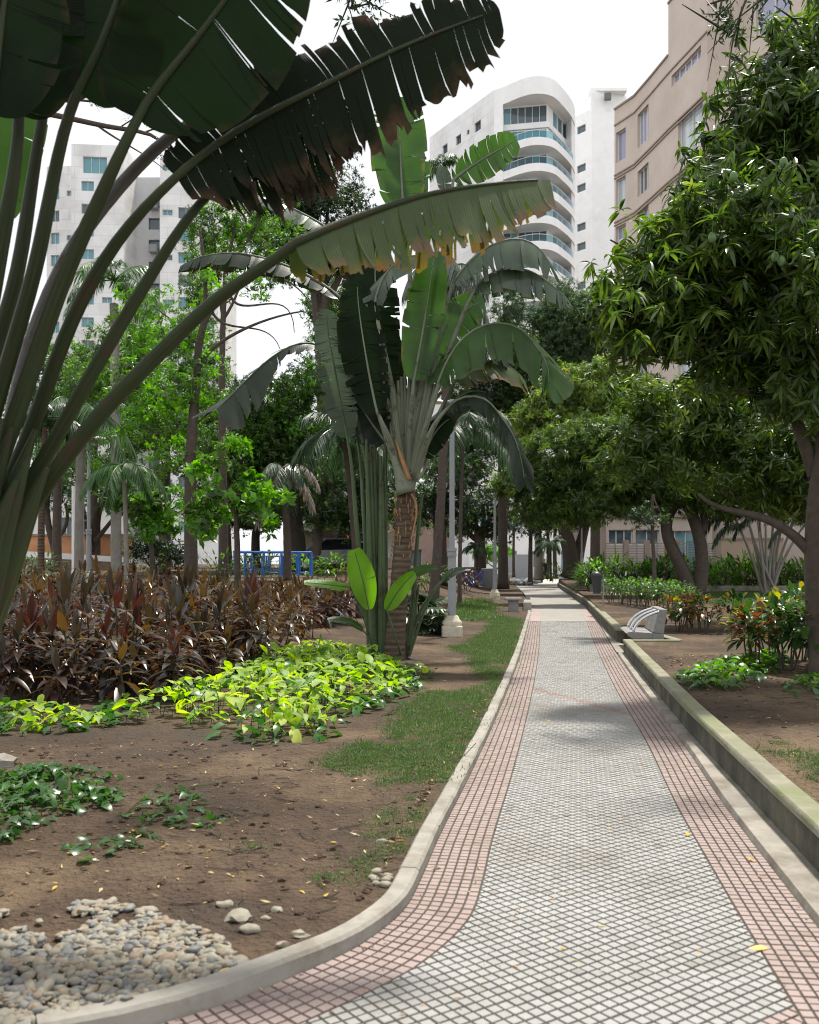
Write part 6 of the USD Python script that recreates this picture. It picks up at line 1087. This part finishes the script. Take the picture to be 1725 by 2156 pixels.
# garage block with red brown doors
gb = thing('garage_building', 'low garage with red brown doors under a white canopy, behind the parked cars', 'building', (-5,53,1)); og = np.array([-5,53,1])
facade(gb, (X_(600,53),53), (X_(850,53),53), .3, 3.3, [(3.05,4.5,.3,3.0,1,glass_dark)], plain('beige_render', (.52,.47,.41), .8, var=.08), .3, o=og, skip_frame=True)
rbr = plain('red_brown_shutter', (.20,.045,.028), .6, var=.15, scale=2)
for i in range(5): x = X_(700,52.9)+i*.42; mesh('door_board', moved(bx(x, x+.40, 52.86, 52.93, .5, 2.9, .01), None, -og), rbr, gb)
for i in range(3): x = X_(690,52.9)-i*.16; mesh('door_slat', moved(bx(x-.09, x, 52.86, 52.93, .5, 2.9), None, -og), tanline, gb)
mesh('canopy', moved(bx(X_(640,52)-.5, X_(790,52)+.5, 51.2, 53, 3.3, 3.75), None, -og), whitepaint, gb); mesh('sign_board', moved(bx(X_(795,51), X_(835,51), 50.9, 51, 1.9, 2.9), None, -og), whitepaint, gb)
fb = thing('pink_building', 'pale pinkish house front seen between the trunks left of the path end', 'building', (1,68,.2))
facade(fb, (-3.5,68), (3.2,68), 0, 6, [(1.2,2.6,.8,2.6,2),(3.4,4.4,.2,2.6,1),(5.2,6.3,1.0,2.4,2)], plain('pinkish_render', (.42,.30,.27), .8, var=.1), .3, o=(1,68,.2))
oh = np.array([11, 104., 0]); wh = thing('white_house', 'white two storey house at the far end of the path', 'building', oh)
facade(wh, (6.5,104), (24,104), -.2, 8.5, [(1.2,2.6,5.2,7.2,2,glass_teal),(3.6,5.2,1.2,3.0,3),(6.4,8.2,1.2,3.0,3),(4.0,5.4,5.2,6.8,2),(7,8.6,5.2,6.8,2),(10,12,.8,3,3,glass_teal)], whitepaint, .3, o=oh)
mesh('gate', moved(bx(10.6,13.4,103.7,103.9,0,2.6), None, -oh), greypaint, wh); mesh('eave', moved(bx(6.2,24.3,103.2,106,8.5,8.75), None, -oh), whitepaint, wh)
mesh('road', (np.array([[2,76,.012],[40,76,.012],[40,100,.012],[2,100,.012]]), np.array([[0,1,2,3]])), plain('pale_road', (.33,.32,.30), .85, var=.1), kind='structure')
mesh('far_footpath', (np.array([[-8,70,.008],[30,70,.008],[30,76,.008],[-8,76,.008]]), np.array([[0,1,2,3]])), farpave, kind='structure')

# ------------------------------------------------------------------ street furniture
def lamp(px, Y, label, heads=True):
    o = GY(px, Y); o[2] -= .02; t = thing('street_lamp', label, 'street lamp', o)
    mesh('plinth', bx(-.215,.215,-.215,.215,0,.24,.02), lampbase, t); mesh('base_moulding', lathe([(0,.24),(.20,.24),(.21,.29),(.19,.34),(.15,.38),(.14,.42),(.115,.45),(0,.45)], 20), lampbase, t, smooth=40)
    mesh('lower_pole', lathe([(0,.45),(.088,.45),(.080,1.72),(0,1.72)], 18), greypaint, t, smooth=40)
    mesh('collar', lathe([(.0,1.68),(.098,1.68),(.10,1.74),(.088,1.75),(.088,1.78),(.10,1.79),(.098,1.86),(0,1.86)], 18), greypaint, t, smooth=30)
    mesh('upper_pole', lathe([(0,1.86),(.058,1.86),(.048,4.95),(0,4.95)], 14), greypaint, t, smooth=40)
    mesh('crossbar', tube(np.array([[-.42,0,4.9],[.42,0,4.9]]), .028, 8), greypaint, t, smooth=True)
    for s in (-1, 1):
        mesh('lamp_head', moved(lathe([(0,4.99),(.06,4.99),(.20,4.93),(.215,4.90),(.0,4.885)], 18), None, (s*.36,0,-.02)), whitepaint, t, smooth=40)
    return t
LP = [(952,19.9,'nearest grey street lamp beside the striped palm, cream plinth'),(1042,40.5,'grey street lamp further along, left of the path by the concrete stool'),(1225,65,'thin grey street lamp right of the path beyond the litter bin'),(187,32,'grey street lamp between the two pale palm trunks on the left')]
for a in LP: lamp(*a)
o = GY(156, 30); mesh('white_pole', tube(np.array([[0,0,0],[0,0,3.2]]), .07, 12), whitepaint, None, smooth=30, label='short thick white pole beside the pale palm trunk on the left', cat='pole', loc=o)
def bin_(px, py, Y, h, label, lean=0):
    o = GY(px, Y); z = P(px, py, Y)[2]-o[2]; t = thing('litter_bin', label, 'litter bin', o)
    b = mesh('bucket', moved(lathe([(0,0),(.115,0),(.16,h),(.15,h),(.14,h-.02),(0,h-.02)], 20), None, (0,0,z)), binmat, t, smooth=40); mesh('rim', moved(lathe([(.16,h-.05),(.178,h-.05),(.178,h),(.15,h)], 20), None, (0,0,z)), binmat, b, smooth=40)
    mesh('lid', moved(lathe([(0,h+.10),(.08,h+.095),(.14,h+.05),(.155,h+.01),(0,h+.005)], 20), None, (-.02,0,z)), binmat, t, smooth=40)
    mesh('post', tube(np.array([[.19,.02,-.05],[.19,.02,z+h+.02]]), .022, 8), greypaint if lean else bark_grey, t, smooth=True); mesh('bracket', bx(.10,.20,-.02,.04,z+h*.75,z+h*.80), greypaint, t)
bin_(1257,1250,28.5,.56,'black litter bin on a post beside the path wall',1); bin_(1475,1226,38.5,.5,'dark litter bin behind the double trunk mango'); bin_(1148,1212,66,.8,'dark litter bin by the yellow post at the path end')
# concrete bench with steel arms
o = np.array([3.80, 16.75, 0.0]); bd = nz(np.array([WALL2[1,0]-WALL2[0,0], WALL2[1,1]-WALL2[0,1]])); bt = thing('concrete_bench', 'grey concrete bench with three curved steel arms beside the path', 'bench', o, -math.degrees(math.atan2(bd[0], bd[1])))
def exy(prof, y0, y1):   # profile in x-z pushed along y
    v, f = prism(Polygon(prof), y0, y1); return np.c_[v[:,0], v[:,2], v[:,1]], f[:, ::-1]
mesh('seat', exy([(0,.34),(.06,.365),(.45,.345),(.45,.25),(.12,.245),(.03,.30)], .0, 1.45), stonebench, bt); mesh('backrest', exy([(.455,.36),(.575,.76),(.70,.755),(.66,.50),(.64,.345)], .0, 1.45), stonebench, bt)
for y in (.0, 1.2): mesh('support', exy([(.28,0),(.66,0),(.64,.34),(.46,.345),(.455,.245),(.28,.245)], y, y+.25), stonebench, bt)
for y in (.10,.70,1.32): mesh('arm', tube(spline([(.60,y,.72),(.46,y,.68),(.28,y,.58),(.14,y,.40),(.13,y,.355)], 16), .026, 10), chrome, bt, smooth=True)
mesh('recess_kerb', [bx(3.66+.16,4.62,16.30,16.46,-.05,.255,.012), bx(4.56,4.72,16.47,18.9,-.05,.25,.012)], mosstop, None, label='low kerb turning behind the concrete bench', cat='kerb')
o = GY(1081, 30.2); st = thing('concrete_stool', 'low concrete stool seat left of the path', 'stool', o); mesh('slab', bx(-.26,.26,-.22,.22,.36,.44,.015), stonebench, st); mesh('leg', bx(-.15,.15,-.15,.15,-.05,.36,.01), stonebench, st)
y = np.linspace(31.2,36.5,8); mesh('kerb_block', ribbon(np.c_[xl(y), y], .24, -.02, -.05, .30, .02), kerbmat, None, label='raised concrete block on the left kerb behind the stool', cat='kerb')
o = GY(962, 58); fbn = thing('park_bench', 'backless slab bench far left of the path end', 'bench', o); mesh('seat', bx(-1.3,1.3,-.22,.22,.62,.74), stonebench, fbn); [mesh('leg', bx(x-.12,x+.12,-.18,.18,-.1,.62), stonebench, fbn) for x in (-1,1)]
o = GY(982, 56); pt = thing('mosaic_planter', 'round blue mosaic planter far left of the path', 'planter', o); mesh('wall', lathe([(.0,-.1),(1.0,-.1),(1.05,.75),(.92,.75),(.9,.6),(0,.6)], 28), M('blue_mosaic', {"g": ("geometry", {}), "v": ("voronoi_texture", {"scale": 5}), "r": ("rgb_ramp", {"interpolate": False, "ramp": [(0,(.02,.03,.16)),(.45,(.05,.08,.28)),(.75,(.35,.25,.10)),(.88,(.4,.4,.42))]}), "p": ("principled_bsdf", {"roughness": .3})}, [("g.position","v.vector"),("v.color","r.fac"),("r.color","p.base_color")], "p.BSDF"), pt, smooth=30)
o = GY(1031, 57); sb = thing('sandwich_board', 'grey leaning sign board left of the path end', 'sign board', o); v, f = bx(-.42,.42,-.02,.02,0,1.25,.01); mesh('panel', moved((v, f), Rotation.from_euler('x', 14, degrees=True).as_matrix()), greypaint, sb); mesh('panel', moved((v, f), Rotation.from_euler('x', -14, degrees=True).as_matrix(), (0,.62,0)), greypaint, sb)
o = GY(1145, 66); yp = thing('striped_post', 'short yellow and blue striped post at the path end', 'post', o)
for k in range(5): mesh('band', lathe([(0,k*.28),(.13,k*.28),(.13,k*.28+.276),(0,k*.28+.276)], 12), plain('yellow_band', (.62,.45,.02), .5) if k % 2 == 0 else bluepaint, yp, smooth=30)
mesh('planter_wall', moved(bx(X_(1028,80),X_(1085,80),79.6,80.4,0,.75,.03), None, (0,0,0)), concrete, None, label='beige planter wall under the clipped hedge', cat='wall')
gp = thing('rubbish_heap', 'small heap of white rubbish bags on the road at the path end', 'rubbish', (X_(1106,70),70,0)); bagm = [plain('white_bag', (.7,.7,.7), .5), plain('blue_grey_bag', (.3,.38,.45), .5), plain('brown_scrap', (.25,.17,.1), .8)]
for k in range(22): v, f = stone(np.array([1,1,.7])*r1.uniform(.15,.36), k, .3); mesh('bag', moved((v, f), None, (r1.normal(0,.75), r1.normal(0,.4), r1.uniform(.05,.4))), bagm[k % 3 if k % 4 else 0], gp, smooth=True)
# blue railing on its ramp
ob_ = GY(575, 36.5); rl = thing('blue_railing', 'bright blue tube railing around a small pale footbridge', 'railing', ob_)
fr = [P(x, 1160.5+(631-x)*.042 if x < 632 else 1163, 36) for x in (502,516,555.5,593,628.7,656)]
def rail_run(pts, zt, zb, fr_off=.06):
    pts = np.array(pts)-ob_
    mesh('handrail', tube(np.c_[pts[:, :2], np.full(len(pts), zt)], .042, 8), bluepaint, rl, smooth=True)
    for p in pts[1:]: mesh('post', tube(np.array([[p[0],p[1],zb-.12],[p[0],p[1],zt]]), .05, 8), bluepaint, rl, smooth=True)
    for a, b in zip(pts[1:-1], pts[2:]):
        a, b = a*.88+b*.12, a*.12+b*.88; q = np.array([[*a[:2],zb+.12],[*b[:2],zb+.12],[*b[:2],zt-.16],[*a[:2],zt-.16],[*a[:2],zb+.12]])
        mesh('panel_frame', tube(q, .026, 6), bluepaint, rl)
zt = float(P(0,1163,36)[2]-ob_[2]); rail_run([[p[0], 36, 0] for p in fr], zt, zt-.88); rail_run([[p, 38.6, 0] for p in (X_(491,38.6),X_(497,38.6),X_(532,38.6),X_(566,38.6),X_(600,38.6))], zt+.05, zt-.85); rail_run([[X_(502,36),36,0],[X_(500,37),37,0],[X_(494,38.6),38.6,0]], zt+.02, zt-.86)
mesh('deck', moved(bx(X_(480,37),X_(670,37),35.7,38.9,0,.12), None, np.r_[-ob_[:2], zt-1.02]), concrete, rl)
# cars
glass_car = M('car_glass', {"p": ("principled_bsdf", {"base_color": (.01,.012,.014), "roughness": .05})}, [], "p.BSDF"); tyre = plain('tyre', (.02,.02,.02), .8)
def car(px, Y, dz, rz, col, label):
    o = GY(px, Y); o[2] += dz; t = thing('parked_car', label, 'car', o, rz)
    def xz(prof, y0, y1, c=.05):
        v, f = prism(Polygon(prof), y0, y1); return np.c_[v[:,0], v[:,2], v[:,1]], f[:, ::-1]
    body = [(-2.0,.35),(-2.05,.62),(-1.9,.80),(-1.1,.90),(1.1,.95),(1.95,.90),(2.05,.6),(2.0,.3)]
    paint = M(f'car_paint_{px}', {"p": ("principled_bsdf", {"base_color": col, "roughness": .25, "coat_weight": .6, "metallic": .3})}, [], "p.BSDF")
    arcs = Polygon(body)
    for wx in (-1.3, 1.3): arcs = arcs.difference(Point(wx,.32).buffer(.37))
    v, f = prism(arcs, -.82, .82); mesh('body', (np.c_[v[:,0], v[:,2], v[:,1]], f[:, ::-1]), paint, t)
    cab = np.array([[-1.15,.9],[-.45,1.38],[.75,1.42],[1.75,.93]]); lo = np.c_[cab[[0,3]],]; 
    V = np.array([[-1.15,-.78,.90],[1.75,-.78,.93],[1.75,.78,.93],[-1.15,.78,.90],[-.42,-.60,1.38],[.80,-.60,1.42],[.80,.60,1.42],[-.42,.60,1.38]]); Q = np.array([[0,1,5,4],[2,3,7,6]]); mesh('side_windows', (V, Q), glass_car, t); mesh('windscreen', (V, np.array([[3,0,4,7]])), glass_car, t); mesh('rear_window', (V, np.array([[1,2,6,5]])), glass_car, t)
    mesh('roof', moved(bx(-.42,.80,-.60,.60,0,.05,.02), None, (0,0,1.385)), paint, t)
    for s in (-1, 1): mesh('pillar', tube(np.array([[-1.15,s*.78,.90],[-.42,s*.6,1.39],[.8,s*.6,1.42],[1.75,s*.78,.93]]), .035, 6), paint, t)
    for wx in (-1.3,1.3):
        for s in (-1,1):
            w = mesh('wheel', moved(trimesh.creation.cylinder(.32, .2, sections=20), Rotation.from_euler('x', 90, degrees=True).as_matrix(), (wx, s*.74, .32)), tyre, t, smooth=40); mesh('rim', moved(trimesh.creation.cylinder(.2, .21, sections=14), Rotation.from_euler('x', 90, degrees=True).as_matrix(), (wx, s*.745, .32)), chrome, w)
    for s in (-1,1): mesh('headlight', bx(-2.04,-1.85,s*.55-.14,s*.55+.14,.62,.76,.02), frame_w, t); mesh('tail_light', bx(1.9,2.05,s*.6-.12,s*.6+.12,.66,.82,.02), plain('red_lamp', (.35,.01,.01), .3), t)
car(704, 42, .0, 12, (.10,.11,.12), 'dark grey car parked beyond the blue railing'); car(735, 47, .35, -60, (.42,.015,.02), 'small red car parked before the garage doors')
